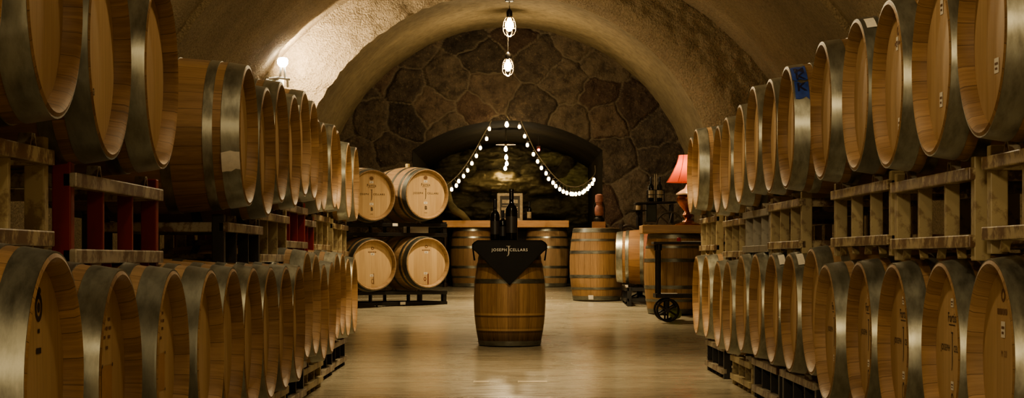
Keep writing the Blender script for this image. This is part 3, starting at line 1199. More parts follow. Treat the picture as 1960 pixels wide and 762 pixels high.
mesh_obj('urn', lathe_mesh('urn', [(0, .05), (.045, .055), (.035, .075), (.05, .095), (.065, .12), (.05, .145), (.04, .16), (.06, .185), (.105, .235), (.135, .285), (.135, .32), (.11, .345), (.12, .352), (0, .352)], 32), M['copper'], root)
mesh_obj('glass_collar', lathe_mesh('glass_collar', [(0, .352), (.14, .354), (.138, .368), (.09, .40), (.045, .425), (.03, .45), (.02, .475), (0, .48)], 32), M['cream'], root)
mesh_obj('stem', lathe_mesh('stem', [(0, .47), (.008, .47), (.008, .82), (0, .82)], 12), M['copper'], root)
sp_ = []
for i in range(13):
    t = i / 12
    r_ = .112 + (.250 - .112) * (t ** 1.55)
    sp_.append((r_, .815 - .315 * t))
bm = bmesh.new()
add_lathe(bm, sp_, 48)
sh = mesh_obj('lamp_shade', bm_mesh(bm, 'lamp_shade', True, 80), M['red_shade'], root)
for k in range(8):
    t0 = 2 * PI * (k + .3) / 8
    rb = tube_mesh('shade_seam', [((r_ + .002) * math.cos(t0), (r_ + .002) * math.sin(t0), z_) for r_, z_ in sp_], .003, 6)
    mesh_obj('shade_seam', rb, M['red_candle'], sh)
mesh_obj('lamp_bulb', lathe_mesh('lamp_bulb', [(0, .60), (.03, .62), (.035, .65), (.02, .69), (0, .70)], 16), M['bulb'], root)

# cart
Yk = 20.35
ck = P(1249, 463, Yk)
fz = floorz(Yk)
root = empty('serving_cart', 'dark iron cart with spoked wheel and flat top beside the row', 'cart', (ck.x, Yk * S, fz))
zt2 = ck.z - fz
LC, DC = .95, .45
o = mesh_obj('cart_top', box_mesh('cart_top', (LC, DC, .028), .004), M['iron'], root)
o.location = (LC / 2, 0, zt2 - .014)
sz = zt2 - .86 + .29 if zt2 > .6 else .25
shelf_z = H + (495 - 566) * Yk / 3500 - fz
o = mesh_obj('shelf', box_mesh('shelf', (LC - .04, DC - .04, .045), .004), M['iron'], root)
o.location = (LC / 2, 0, shelf_z)
pm_ = lathe_mesh('cart_post', [(0, shelf_z), (.02, shelf_z), (.02, zt2 - .1), (.032, zt2 - .095), (.032, zt2 - .03), (0, zt2 - .03)], 14)
for x in (.06, LC - .06):
    for y in (-.17, .17):
        o = mesh_obj('post', pm_, M['iron'], root)
        o.location = (x, y, 0)
wr = .132


def wheel(name, r, rim, spokes, hub, mat, parent, loc, rot=0.0):
    bm = bmesh.new()
    add_tube(bm, [(r * math.cos(2 * PI * k / 36), 0, r * math.sin(2 * PI * k / 36)) for k in range(36)], rim, 8, True)
    add_tube(bm, [(0, -hub * .8, 0), (0, hub * .8, 0)], hub, 16)
    for k in range(spokes):
        t = rot + 2 * PI * k / spokes
        add_tube(bm, [(hub * .6 * math.cos(t), 0, hub * .6 * math.sin(t)), (r * math.cos(t), 0, r * math.sin(t))], rim * .8, 8)
    o = mesh_obj(name, bm_mesh(bm, name, True, 50), mat, parent)
    o.location = loc
    return o


wx = P(1275.5, 0, Yk).x - ck.x
for x in (wx, LC - .12):
    for y in (-.20, .20):
        wheel('wheel', wr - .014, .013, 6, .028, M['iron'], root, (x, y, wr), .5)
        bm = bmesh.new()
        add_box(bm, (x, y * .85, (wr + shelf_z) / 2), (.04, .03, shelf_z - wr), None, .003)
        mesh_obj('wheel_bracket', bm_mesh(bm, 'wheel_bracket'), M['iron'], root)
ptop = fz + zt2
o = mesh_obj('paper_sheet', box_mesh('paper_sheet', (.21, .14, .006), 0), M['paper'])
o.location = (ck.x + .16, Yk * S - .08, fz + shelf_z + .0265)
o['label'] = 'white papers lying on the lower shelf of the iron cart'
o['category'] = 'paper'
o = mesh_obj('paper_sheet', box_mesh('paper_sheet', (.24, .2, .006), 0), M['paper'])
o.location = (ck.x + .44, Yk * S - .08, ptop + .004)
o['label'] = 'pale papers lying on top of the iron cart'
o['category'] = 'paper'
rc = mesh_obj('red_candle', lathe_mesh('red_candle', [(0, 0), (.021, 0), (.022, .035), (.018, .04), (0, .034)], 20), M['red_candle'])
rc.location = (P(1299, 0, Yk).x, Yk * S - .02, ptop + .0075)
rc['label'] = 'short red candle on the papers on top of the iron cart'
rc['category'] = 'candle'
gb = bmesh.new()
bmesh.ops.create_icosphere(gb, subdivisions=3, radius=.075)
for v in gb.verts:
    v.co *= 1 + .18 * noise.noise(v.co * 14)
    v.co.z *= .95
gb = mesh_obj('plastic_bag', bm_mesh(gb, 'plastic_bag', True, 60), M['green_bag'])
gb.location = (P(1291, 0, 20.6).x, 20.55 * S, floorz(20.6) + .075)
gb['label'] = 'small yellow-green bag on the floor behind the cart wheel'
gb['category'] = 'bag'

# old iron machine with a flywheel
Ym = 23.7
fz = floorz(Ym)
mx_ = P(1217, 0, Ym).x
root = empty('iron_press', 'old dark iron bench machine with a spoked flywheel, behind the lamp board', 'machine', (mx_, Ym * S, fz))
zt3 = H + (495 - 387) * Ym / 3500 - fz
bm = bmesh.new()
R = Matrix.Rotation(-.03, 3, 'Y')
add_box(bm, (.25, 0, zt3 - .012), (.50, .34, .024), R, .004)
add_box(bm, (.255, 0, zt3 - .012), (.54, .36, .014), R, .003)
mesh_obj('tray', bm_mesh(bm, 'tray'), M['iron'], root)
bm = bmesh.new()
add_box(bm, (.20, .02, zt3 - .14), (.13, .22, .23), None, .01)
mesh_obj('gear_case', bm_mesh(bm, 'gear_case'), simple('green_black_iron', (.022, .026, .014), .5, .4), root)
for x in (.06, .46):
    for y in (-.12, .12):
        o = mesh_obj('leg', box_mesh('leg', (.04, .04, zt3 - .03), .004), M['iron'], root)
        o.location = (x, y, (zt3 - .03) / 2)
wheel('flywheel', .165, .012, 6, .03, M['grey_wood'] if False else simple('worn_wheel_iron', (.07, .055, .035), .5, .4), root, (P(1279, 0, Ym).x - mx_, -.19, H + (495 - 431) * Ym / 3500 - fz), .3)
top3 = fz + zt3
# bottle carrier and two bottles on it
kx = P(1255, 0, Ym).x
tz = top3 + .006
b1 = bottle('dark wine bottle with pale label in the wire carrier, nearer the chair', P(1246, 0, Ym).x, Ym * S, tz + .006, .315, .037, 'bottles in the wire carrier', 20, 'grey_wood')
b2 = bottle('dark wine bottle with pale label in the wire carrier, nearer the lamp', P(1262.5, 0, Ym).x, Ym * S, tz + .006, .315, .037, 'bottles in the wire carrier', 20, 'grey_wood')
root = empty('bottle_carrier', 'dark wire bottle carrier with an upright handle on the old iron machine', 'carrier', (kx, Ym * S, tz))
bm = bmesh.new()
add_box(bm, (0, 0, .002), (.22, .11, .004), None, 0)
mesh_obj('base', bm_mesh(bm, 'base'), M['iron'], root)
for z in (.09, .15):
    mesh_obj('ring', tube_mesh('ring', [(-.11, -.055, z), (.11, -.055, z), (.11, .055, z), (-.11, .055, z)], .004, 6, True), M['iron'], root)
for x in (-.11, 0, .11):
    for y in (-.055, .055):
        mesh_obj('upright', tube_mesh('upright', [(x, y, .004), (x, y, .15)], .004, 6), M['iron'], root)
mesh_obj('handle', tube_mesh('handle', [(-.012, 0, .004), (-.012, 0, .36), (.012, 0, .36), (.012, 0, .004)], .005, 6), M['grey_wood'], root)

# chair
Yc_ = 24.4
fz = floorz(Yc_)
chx = P(1185, 0, Yc_).x
root = empty('wooden_chair', 'dark wooden chair mostly hidden behind the pink-stained barrel', 'chair', (chx, Yc_ * S, fz))
hb = H + (495 - 428) * Yc_ / 3500 - fz
for x in (.02, .42):
    o = mesh_obj('back_post', box_mesh('back_post', (.05, .04, hb), .008), M['dark_wood'], root)
    o.location = (x, 0, hb / 2)
    o = mesh_obj('leg', box_mesh('leg', (.04, .04, .43), .006), M['dark_wood'], root)
    o.location = (x, .42, .215)
o = mesh_obj('seat', box_mesh('seat', (.46, .46, .03), .008), M['dark_wood'], root)
o.location = (.22, .22, .445)
pts = [(.02 + .4 * k / 12, 0, hb - .06 + .035 * math.sin(k / 12 * 2 * PI)) for k in range(13)]
mesh_obj('top_rail', tube_mesh('top_rail', pts, .02, 10), M['dark_wood'], root)
pts = [(.02 + .4 * k / 12, 0, hb - .2 + .02 * math.sin(k / 12 * 2 * PI)) for k in range(13)]
mesh_obj('back_rail', tube_mesh('back_rail', pts, .014, 8), M['dark_wood'], root)

# candle stand
Ys = 23.35
fz = floorz(Ys)
sx_ = P(1221, 0, Ys).x
root = empty('candle_stand', 'tall dark iron candle stand with a drip pan, in front of the stone wall', 'candle stand', (sx_, Ys * S, fz))
zp = H + (495 - 405) * Ys / 3500 - fz
mesh_obj('stem', lathe_mesh('stem', [(0, .04), (.016, .04), (.014, .5), (.02, .9), (.024, zp - .09), (.016, zp - .05), (.03, zp - .02), (.03, zp), (0, zp)], 16), M['iron'], root)
mesh_obj('drip_pan', lathe_mesh('drip_pan', [(0, zp), (.09, zp), (.112, zp + .012), (.112, zp + .018), (.08, zp + .012), (0, zp + .012)], 28), M['iron'], root)
for k in range(3):
    t = 2 * PI * k / 3 + .4
    mesh_obj('foot', tube_mesh('foot', [(0, 0, .1), (.08 * math.cos(t), .08 * math.sin(t), .07), (.17 * math.cos(t), .17 * math.sin(t), .012)], .011, 8), M['iron'], root)
cd = mesh_obj('pillar_candle', lathe_mesh('pillar_candle', [(0, 0), (.032, 0), (.031, .055), (.026, .064), (.01, .058), (0, .058)], 20), M['wax'])
cd.location = (sx_ + .005, Ys * S, fz + zp + .0125)
cd['label'] = 'short yellowish candle on the pan of the tall iron candle stand'
cd['category'] = 'candle'

# ------------------------------------------------------------------ hanging caged bulbs
YW = 26.0           # stone wall
YP = 22.5           # portal face
R2, Z2 = 2.64, 1.53
R1, Z1, CX1 = 3.86, .80, .03
YC = 17.4
bulb_prof = [(0, -.095), (.022, -.09), (.040, -.065), (.045, -.04), (.040, -.01), (.022, .022), (.016, .045), (0, .05)]
BULB = lathe_mesh('bulb', bulb_prof, 20, 60)
SOCK = lathe_mesh('socket', [(0, .04), (.024, .04), (.03, .05), (.03, .10), (.022, .115), (.008, .13), (0, .13)], 20)


def cage_mesh():
    bm = bmesh.new()
    prof = [(.030, .05), (.055, .01), (.064, -.05), (.062, -.09), (.045, -.125), (.012, -.145)]
    for k in range(6):
        t = 2 * PI * k / 6
        add_tube(bm, [(r_ * math.cos(t), r_ * math.sin(t), z_) for r_, z_ in prof], .0035, 6)
    for r_, z_ in ((.064, -.06), (.055, .01), (.012, -.145)):
        add_tube(bm, [(r_ * math.cos(2 * PI * k / 20), r_ * math.sin(2 * PI * k / 20), z_) for k in range(20)], .0035, 6, True)
    return bm_mesh(bm, 'cage', True, 60)


CAGE = cage_mesh()


def point_light(name, loc, power, col=(1, .79, .47), r=.05):
    l = bpy.data.lights.new(name, 'POINT')
    l.energy = power
    l.color = col
    l.shadow_soft_size = r
    o = bpy.data.objects.new(name, l)
    C.objects.link(o)
    o.location = loc
    return o


def pendant(label, px, py, Y, top, power, group, k=1.0, shade=False, cage=True):
    p = P(px, py, Y)
    root = empty('pendant_bulb', label, 'pendant light', p, group)
    sc = Matrix.Scale(k, 4)
    mesh_obj('bulb', BULB, M['bulb'], root, sc)
    mesh_obj('socket', SOCK, M['socket'], root, sc)
    if cage:
        mesh_obj('cage', CAGE, M['cage'], root, sc)
    if shade:
        mesh_obj('shade', lathe_mesh('shade', [(.02, .10), (.06, .085), (.15, .05), (.152, .046), (.06, .078), (.02, .09)], 32), M['cage'], root)
    if top - p.z > .15:
        mesh_obj('cord', tube_mesh('cord', [(0, 0, .125 * k), (0, 0, top - p.z)], .006, 8), M['wire'], root)
    if power:
        point_light('bulb_light', p + Vector((0, -.0, -.17 * k)), power, (1, .79, .47), .06)
    return p


PG = 'caged pendant bulbs under the vault'
p1 = pendant('large caged bulb hanging on a cord, higher of the two under the vault', 975, 42, 21.0, Z1 + R1 - .02, 42, PG, 1.15)
p2 = pendant('caged bulb hanging lower, in front of the fieldstone wall', 972, 121, 24.2, Z2 + R2 - .02, 66, PG, 1.15)
bm = bmesh.new()
add_box(bm, (0, 0, 0), (.10, .10, .05), None, .01)
o = mesh_obj('junction_box', bm_mesh(bm, 'junction_box'), M['iron'], bpy.data.objects['pendant_bulb'])
o.location = (0, 0, .26)
AG = 'small pendant bulbs in a line inside the alcove'
pendant('bare bulb at the crown of the alcove arch', 970, 236, 25.8, 2.86, 0, AG, .6, False, False)
pendant('bulb under a flat round shade inside the alcove, highest of four in line', 968, 283, 27.6, 2.84, 18, AG, .6, True, False)
pendant('bare alcove bulb directly below the shaded one', 969, 299, 28.9, 2.84, 8, AG, .6, False, False)
pendant('bare alcove bulb, third down in the hanging line', 970, 311, 30.0, 2.84, 5, AG, .6, False, False)
pendant('bare alcove bulb, lowest of the hanging line', 967, 320, 30.8, 2.84, 2, AG, .6, False, False)


# ------------------------------------------------------------------ string lights
def zz(px, py):
    return 840 + px / 3.465, 220 + py / 3.465


def string(label, wire, bulbs, Y, group):
    wp = [P(*zz(*q_), Y) for q_ in wire]
    # smooth the wire
    pts = []
    for i in range(len(wp) - 1):
        p0, p1_, p2_, p3 = wp[max(i - 1, 0)], wp[i], wp[i + 1], wp[min(i + 2, len(wp) - 1)]
        for t in (0, .25, .5, .75):
            pts.append(.5 * ((2 * p1_) + (-p0 + p2_) * t + (2 * p0 - 5 * p1_ + 4 * p2_ - p3) * t * t + (-p0 + 3 * p1_ - 3 * p2_ + p3) * t ** 3))
    pts.append(wp[-1])
    root = empty('string_lights', label, 'string lights', pts[0], group)
    o0 = pts[0]
    mesh_obj('wire', tube_mesh('wire', [p - o0 for p in pts], .007, 6), M['wire'], root)
    fb = lathe_mesh('string_bulb', [(0, -.03), (.012, -.028), (.021, -.012), (.021, .008), (.012, .026), (0, .03)], 14, 70)
    ks = lathe_mesh('bulb_socket', [(0, .022), (.012, .022), (.012, .055), (.004, .06), (0, .06)], 10)
    for b in bulbs:
        c = P(*zz(*b), Y)
        # hangs from the nearest point of the wire above it
        best = min(pts, key=lambda p: (p.x - c.x) ** 2 + .3 * (p.z - c.z) ** 2 + (5 if p.z < c.z else 0))
        bo = mesh_obj('bulb', fb, M['fairy'], root)
        bo.location = c - o0
        mesh_obj('socket', ks, M['socket'], bo)
        d = best - c
        if d.length < .6:
            mesh_obj('drop_wire', tube_mesh('drop_wire', [Vector((0, 0, .055)), d], .003, 5), M['wire'], bo)
    return root


SG = 'strings of small bulbs draped in the alcove arch'
string('string of lit bulbs running from the arch crown down to the stacked barrels',
       [(348, 38), (330, 75), (300, 125), (240, 235), (180, 330), (120, 405), (45, 470), (10, 500)],
       [(335, 92), (317, 158), (275, 218), (249, 271), (219, 321), (191, 367), (164, 405), (132, 439), (116, 468), (85, 493), (52, 514)], 25.85, SG)
string('longer string of lit bulbs sagging from the arch crown to a hook by the lantern',
       [(545, 40), (560, 75), (600, 160), (640, 240), (700, 325), (760, 400), (830, 460), (890, 477), (940, 470), (990, 440), (1035, 390), (1035, 335)],
       [(534, 78), (569, 141), (587, 199), (627, 260), (655, 308), (680, 351), (711, 387), (728, 424), (757, 449), (776, 472), (802, 492), (825, 508), (849, 517), (876, 523), (888, 525), (908, 524), (932, 521), (955, 513), (966, 503), (986, 490), (997, 473), (1018, 455), (1028, 430)], 25.85, SG)
for px, py in ((905, 310), (1040, 320), (1100, 375)):
    point_light('string_light', P(px, py, 25.7) + Vector((0, -.15, 0)), .6, (1, .78, .5), .15)

# red indicator
p = P(1031, 287, 27.5)
root = empty('warning_light', 'small glowing red indicator light inside the alcove', 'indicator light', p)
mesh_obj('lens', lathe_mesh('lens', [(0, -.02), (.014, -.015), (.02, 0), (.014, .015), (0, .02)], 16, 60), M['led'], root)
o = mesh_obj('housing', box_mesh('housing', (.06, .05, .07), .006), M['socket'], root)
o.location = (0, .045, .03)
mesh_obj('conduit', tube_mesh('conduit', [(0, .045, .06), (0, .045, 2.74 - p.z)], .006, 6), M['socket'], root)

# ------------------------------------------------------------------ floodlight on its bracket
pf = P(541, 119, 22.0)
root = empty('floodlight', 'bright white floodlight on a white pipe bracket at the vault edge', 'floodlight', pf)
mesh_obj('lens', lathe_mesh('lens', [(0, -.06), (.04, -.05), (.062, -.02), (.066, .02), (.05, .05), (0, .06)], 24, 60), M['flood'], root)
mesh_obj('stem', tube_mesh('stem', [(-.02, 0, -.04), (-.03, .01, -.16), (-.06, .03, -.2), (-.12, .10, -.21), (-.14, .2, -.21)], .014, 10), M['white'], root)
mesh_obj('stem', tube_mesh('stem', [(.02, 0, -.04), (.03, 0, -.19), (.06, .0, -.22), (.06, .02, -.30)], .014, 10), M['white'], root)
mesh_obj('arm', tube_mesh('arm', [(-.17, .10, -.19), (-.05, .02, -.185), (.05, 0, -.2), (.09, 0, -.205)], .016, 10), M['white'], root)
mesh_obj('arm', tube_mesh('arm', [(-.12, .08, -.2), (-.12, .07, -.30), (-.08, .05, -.33)], .014, 10), M['white'], root)
o = mesh_obj('mounting_plate', box_mesh('mounting_plate', (.22, .02, .2), .006), M['white'], root)
o.location = (-.12, .22, -.28)
l = bpy.data.lights.new('flood_spot', 'SPOT')
l.energy = 240
l.color = (1, .83, .58)
l.spot_size = math.radians(136)
l.spot_blend = .35
l.shadow_soft_size = .05
o = bpy.data.objects.new('flood_spot', l)
C.objects.link(o)
o.location = pf + Vector((.07, -.05, .03))
o.rotation_euler = Vector((.55, .83, -.06)).to_track_quat('-Z', 'Y').to_euler()


# ------------------------------------------------------------------ the cave: floor, vault, portal, stone wall, alcove
def arch_path(R, zc, cx, n, Yf, nside=12):
    """left floor -> springing -> over the crown -> right floor"""
    fz_ = floorz(Yf) - .08
    pts = [(cx - R, fz_ + (zc - fz_) * k / nside) for k in range(nside)]
    pts += [(cx - R * math.cos(PI * k / n), zc + R * math.sin(PI * k / n)) for k in range(n + 1)]
    pts += [(cx + R, zc + (fz_ - zc) * (k + 1) / nside) for k in range(nside)]
    return pts


def rough(p, nrm_, amp, sc=5.0):
    v = Vector(p)
    d = noise.fractal(v * sc, .6, 2.1, 4) * amp
    return (p[0] + nrm_[0] * d, p[1] + nrm_[1] * d, p[2] + nrm_[2] * d)


# floor
ys = list(np.linspace(-6, 16, 12)) + list(np.linspace(16.6, 33.5, 50))
rows = []
for Y in ys:
    rows.append([(x, Y * S, floorz(Y)) for x in np.linspace(-4.5, 4.5, 13)])
struct('floor', grid_mesh('floor', rows), M['floor'])

# near vault: slightly wider ahead of a crease
rows = []
NA = 200
for Y, R in [(-6, R1 + .06), (2, R1 + .06), (8, R1 + .06)] + [(q_, R1 + .06) for q_ in np.linspace(11, YC, 70)] + [(YC + .02, R1)] + [(q_, R1) for q_ in np.linspace(YC + .08, YP, 64)]:
    row_ = []
    for x, z in arch_path(R, Z1, CX1, NA, -1):
        n_ = Vector((x - CX1, 0, max(0, z - Z1)))
        n_.normalize()
        row_.append(rough((x, Y * S, z), n_, .014, 7))
    rows.append(row_)
struct('ceiling', grid_mesh('ceiling', rows), M['vault'])
# portal face (ring between the wide and the narrow vault)
outer = arch_path(R1 + .05, Z1, CX1, NA, YP)
inner = arch_path(R2, Z2, -.07, NA, YP)
rows = []
for k in range(41):
    t = k / 40
    row_ = []
    for i, ((xo, zo), (xi, zi)) in enumerate(zip(outer, inner)):
        x, z = xo + (xi - xo) * t, zo + (zi - zo) * t
        side_ = .5 + .5 * math.tanh((x + .2) * 1.2)      # the far side rounds over softly
        y = YP * S + side_ * .30 * max(0, (t - .62) / .38) ** 2
        amp = .03 * (1 - .75 * side_ * max(0, (t - .5) / .5))
        pnt = rough((x, y, z), (0, -1, 0), amp, 6)
        if t > .97:
            jag = noise.noise(Vector((x, z, 3)) * 9) * .035 * (1 - side_)
            d_ = Vector((x + .07, 0, z - Z2)).normalized()
            pnt = (pnt[0] + d_.x * jag, pnt[1], pnt[2] + d_.z * jag)
        row_.append(pnt)
    rows.append(row_)
struct('wall_portal', grid_mesh('wall_portal', rows), M['vault'])
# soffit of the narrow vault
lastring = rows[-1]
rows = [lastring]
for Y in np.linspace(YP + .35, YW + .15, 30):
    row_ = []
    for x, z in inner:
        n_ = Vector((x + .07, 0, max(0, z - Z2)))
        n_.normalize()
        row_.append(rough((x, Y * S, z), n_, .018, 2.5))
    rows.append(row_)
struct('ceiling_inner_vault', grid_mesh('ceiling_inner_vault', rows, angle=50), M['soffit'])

# stone wall with the alcove opening
AX0, AX1, AZS, AZT = -1.434, 1.263, 2.43, 2.85
acx = (AX0 + AX1) / 2
hw_ = (AX1 - AX0) / 2
sag = AZT - AZS
AR = (hw_ ** 2 + sag ** 2) / (2 * sag)
half_ang = math.asin(hw_ / AR)


def alcove_path(n, nside, fz_):
    pts = [(AX0, fz_ + (AZS - fz_) * k / nside) for k in range(nside)]
    for k in range(n + 1):
        t = -half_ang + 2 * half_ang * k / n
        pts.append((acx + AR * math.sin(t), AZT - AR + AR * math.cos(t)))
    pts += [(AX1, AZS + (fz_ - AZS) * (k + 1) / nside) for k in range(nside)]
    return pts


NS, NV = 110, 300
outer = []
fz_ = floorz(YW) - .05
tot = NS
outer = [(-.07 - R2 - .03, fz_ + (Z2 - fz_) * k / NS) for k in range(NS)]
outer += [(-.07 - (R2 + .03) * math.cos(PI * k / NV), Z2 + (R2 + .03) * math.sin(PI * k / NV)) for k in range(NV + 1)]
outer += [(-.07 + R2 + .03, Z2 + (fz_ - Z2) * (k + 1) / NS) for k in range(NS)]
inner = alcove_path(NV, NS, fz_)
NR = 84
px_ = np.zeros((NR + 1, len(outer)))
pz_ = np.zeros_like(px_)
O, I = np.array(outer), np.array(inner)
for k in range(NR + 1):
    t = k / NR
    px_[k] = O[:, 0] * (1 - t) + I[:, 0] * t
    pz_[k] = O[:, 1] * (1 - t) + I[:, 1] * t
rng = np.random.default_rng(11)
seeds = []
tries = 0
while tries < 6000:                 # irregular spacing: some big stones, some small fillers
    tries += 1
    q_ = (rng.uniform(-3.0, 3.0), rng.uniform(.2, 4.5))
    rad = rng.choice([.36, .52, .62, .74], p=[.25, .3, .25, .2])
    if all((q_[0] - a_) ** 2 + ((q_[1] - b_) * 1.12) ** 2 > (.5 * (rad + r_)) ** 2 for a_, b_, r_ in seeds):
        seeds.append((q_[0], q_[1], rad))
seeds = np.array([(a_, b_) for a_, b_, r_ in seeds])
tones = rng.uniform(0, 1, len(seeds))
reds = (rng.uniform(0, 1, len(seeds)) > .72) * rng.uniform(.3, 1, len(seeds))
bulge = rng.uniform(.4, 1.0, len(seeds))
fx, fzv = px_.ravel(), pz_.ravel()
wx_ = np.array([noise.noise(Vector((x * 2.2, z * 2.2, 1.3))) for x, z in zip(fx, fzv)]) * .055 + np.array([noise.noise(Vector((x * 9, z * 9, 5.3))) for x, z in zip(fx, fzv)]) * .038
wz_ = np.array([noise.noise(Vector((x * 2.2, z * 2.2, 7.7))) for x, z in zip(fx, fzv)]) * .055 + np.array([noise.noise(Vector((x * 9, z * 9, 9.1))) for x, z in zip(fx, fzv)]) * .038
X_, Z_ = fx + wx_, (fzv + wz_)
d = np.hypot((X_[:, None] - seeds[None, :, 0]) * .92, Z_[:, None] - seeds[None, :, 1])
order = np.argsort(d, axis=1)[:, :2]
i1, i2 = order[:, 0], order[:, 1]
d1, d2 = d[np.arange(len(d)), i1], d[np.arange(len(d)), i2]
sd = np.hypot((seeds[i1, 0] - seeds[i2, 0]) * .92, seeds[i1, 1] - seeds[i2, 1])
edge = (d2 ** 2 - d1 ** 2) / (2 * np.maximum(sd, .05))       # true distance to the joint
mort = 1 - np.clip((edge - .005) / .009, 0, 1)
relief = np.clip((edge - .010) / .03, 0, 1) ** .6 * .045 * bulge[i1]
surf = np.array([noise.fractal(Vector((x * 5, z * 5, 2.2)), .7, 2.1, 4) for x, z in zip(fx, fzv)]) * .024 * (1 - mort)
yy_ = YW * S - relief - surf
rows = [[(fx[k * len(outer) + j], yy_[k * len(outer) + j], fzv[k * len(outer) + j]) for j in range(len(outer))] for k in range(NR + 1)]
me = grid_mesh('wall_back', rows, True, 180)
at = me.attributes.new('stone', 'FLOAT_COLOR', 'POINT')
colr = np.ones((len(fx), 4), dtype=np.float32)
colr[:, 0] = tones[i1]
colr[:, 1] = mort
colr[:, 2] = reds[i1]
at.data.foreach_set('color', colr.ravel())
struct('wall_back', me, M['stone'])

# alcove lining and its rocky back
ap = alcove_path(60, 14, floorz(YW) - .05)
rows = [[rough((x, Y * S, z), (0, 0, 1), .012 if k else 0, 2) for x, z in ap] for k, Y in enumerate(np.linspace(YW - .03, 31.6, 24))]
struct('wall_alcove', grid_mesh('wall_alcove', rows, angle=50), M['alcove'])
NX, NZ = 190, 150
xs = np.linspace(AX0 - .05, AX1 + .05, NX)
zs_ = np.linspace(floorz(30) - .05, 2.9, NZ)
boul = []
Yr = 31.2


def bl(px, py, wpx, hpx, amp, tone, green=0):
    p = P(px, py, 30.6)
    boul.append((p.x, p.z, wpx / 2 * 30.6 / 3500, hpx / 2 * 30.6 / 3500, amp, tone, green))


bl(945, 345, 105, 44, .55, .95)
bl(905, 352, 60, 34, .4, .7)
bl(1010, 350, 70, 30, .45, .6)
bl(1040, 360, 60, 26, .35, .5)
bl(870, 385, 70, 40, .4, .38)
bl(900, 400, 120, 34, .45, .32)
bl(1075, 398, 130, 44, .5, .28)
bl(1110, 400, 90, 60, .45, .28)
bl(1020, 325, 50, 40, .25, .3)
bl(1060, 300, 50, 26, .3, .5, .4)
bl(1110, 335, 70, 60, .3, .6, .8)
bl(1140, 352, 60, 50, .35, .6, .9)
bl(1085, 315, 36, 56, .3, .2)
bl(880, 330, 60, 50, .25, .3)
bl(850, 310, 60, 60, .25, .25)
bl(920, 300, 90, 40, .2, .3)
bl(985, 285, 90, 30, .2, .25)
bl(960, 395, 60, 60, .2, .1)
hgt = np.zeros((NZ, NX))
ton = np.full((NZ, NX), .12)
grn = np.zeros((NZ, NX))
for j in range(NZ):
    for i in range(NX):
        x, z = xs[i], zs_[j]
        wxx = x + .06 * noise.noise(Vector((x * 5, z * 7, .5)))
        wzz = z + .04 * noise.noise(Vector((x * 4, z * 9, 4.5)))
        b_h, b_t, b_g = 0.0, .10 + .16 * max(0, noise.noise(Vector((x * 2, z * 5, 8)))), 0.0
        for bx_, bz_, rx, rz, amp, tone, g in boul:
            dd = ((wxx - bx_) / rx) ** 2
            dz_ = (wzz - bz_) / rz
            q2 = abs(dd) ** 1.3 + abs(dz_) ** 2.6
            if q2 < 1:
                hh = amp * .7 * (1 - q2) ** .5
                if hh > b_h:
                    b_h, b_t, b_g = hh, tone, g
        strat = noise.fractal(Vector((x * 1.9, z * 6, 2.0)), .7, 2.2, 5) * .13
        hgt[j, i] = b_h + strat
        ton[j, i] = b_t
        grn[j, i] = b_g
rows = [[(xs[i], Yr * S - hgt[j, i], zs_[j]) for i in range(NX)] for j in range(NZ)]
me = grid_mesh('wall_rock', rows, True, 180)
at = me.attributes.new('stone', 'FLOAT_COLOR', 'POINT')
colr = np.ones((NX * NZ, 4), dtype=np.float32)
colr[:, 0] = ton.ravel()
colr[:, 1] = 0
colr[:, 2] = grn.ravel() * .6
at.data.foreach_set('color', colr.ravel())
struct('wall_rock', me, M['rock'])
# the curved root on the rock face
rp = [P(857, 350, 29.7), P(858, 372, 29.6), P(861, 390, 29.5), P(870, 403, 29.4), P(884, 411, 29.4), P(893, 420, 29.4), P(900, 430, 29.5)]
rt = mesh_obj('tree_root', tube_mesh('tree_root', rp, [.05, .05, .06, .07, .06, .05, .05], 12), simple('root_bark', (.15, .115, .05), .8, var=.4, sc=6, bump=.5))
rt['label'] = 'curved pale root running down the rocky alcove wall behind the stacked barrels'
rt['category'] = 'root'

# end wall behind the camera
rows = [[(-4.2, -6 * S, -.1), (4.2, -6 * S, -.1)], [(-4.2, -6 * S, 5), (4.2, -6 * S, 5)]]
struct('wall_front', grid_mesh('wall_front', rows), M['vault'])

# two thin pale strips lying on the floor
for (x0, x1, y), lab in (((906, 936, 731), 'short pale strip on the floor in front of the aisle barrel'), ((991, 1047, 731), 'longer pale strip on the floor in front of the aisle barrel')):
    Yt = H * 3500 / (y - VY)
    p0, p1_ = P(x0, y, Yt), P(x1, y, Yt)
    o = mesh_obj('floor_strip', box_mesh('floor_strip', (p1_.x - p0.x, .22, .002), 0), M['pale_strip'])
    o.location = ((p0.x + p1_.x) / 2, p0.y, .0015)
    o['label'] = lab
    o['category'] = 'floor tape'

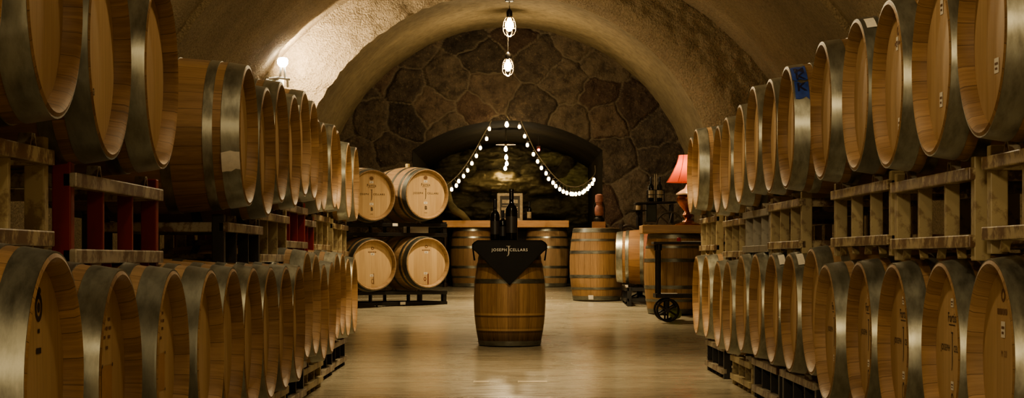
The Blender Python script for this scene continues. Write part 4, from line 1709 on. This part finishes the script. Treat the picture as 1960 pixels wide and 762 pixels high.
# ------------------------------------------------------------------ lights
WARM = (1, .79, .47)
for x, Y, z, pw, r_ in ((-1.2, -3.4, 2.7, 560, .25), (1.2, -3.4, 2.7, 110, .25), (-.2, 1.5, 3.4, 55, .12), (0, 6.5, 3.5, 60, .12), (0, 11.0, 3.5, 75, .12), (0, 14.4, 3.4, 150, .12)):
    point_light('vault_lamp', (x, Y * S, z), pw, WARM, r_)
for Y, pw in ((14.6, 200), (21.6, 480), (24.2, 200)):  # unseen spots added to brighten the floor while sparing the vault
    l = bpy.data.lights.new('floor_fill', 'SPOT')
    l.energy = pw
    l.color = WARM
    l.spot_size = math.radians(84)
    l.spot_blend = .6
    l.shadow_soft_size = .08
    o = bpy.data.objects.new('floor_fill', l)
    C.objects.link(o)
    o.location = (0, Y * S, 4.0)
l = bpy.data.lights.new('counter_fill', 'SPOT')  # added fill with no fixture, brightens the barrels under the counter
l.energy = 520
l.color = WARM
l.spot_size = math.radians(22)
l.spot_blend = .7
l.shadow_soft_size = .06
o = bpy.data.objects.new('counter_fill', l)
C.objects.link(o)
o.location = (0, 20.6 * S, 4.1)
o.rotation_euler = (Vector((-.1, 28.6 * S, .8)) - o.location).to_track_quat('-Z', 'Y').to_euler()
point_light('shade_light', (lx, 21.25 * S, lt + .66), 14, (1, .72, .42), .04)
wd = bpy.data.worlds.new('world')
bpy.context.scene.world = wd
wd.use_nodes = True
wd.node_tree.nodes['Background'].inputs[0].default_value = (.30, .2, .1, 1)
wd.node_tree.nodes['Background'].inputs[1].default_value = .01

# ------------------------------------------------------------------ camera
cam = bpy.data.cameras.new('camera')
co_ = bpy.data.objects.new('camera', cam)
C.objects.link(co_)
co_.location = (0, 0, H)
co_.rotation_euler = (PI / 2, 0, 0)
cam.sensor_width = 36
cam.lens = 36 * 3800 / 1960
cam.shift_x = -(VX - 980) / 1960
cam.shift_y = (VY - 381) / 1960
cam.clip_start = .05
cam.clip_end = 100
bpy.context.scene.camera = co_
sc_ = bpy.context.scene
sc_.view_settings.view_transform = 'AgX'
sc_.view_settings.look = 'AgX - Medium High Contrast'
sc_.view_settings.exposure = 0.5
sc_.cycles.use_denoising = True
sc_.cycles.sample_clamp_indirect = 4
sc_.cycles.max_bounces = 6
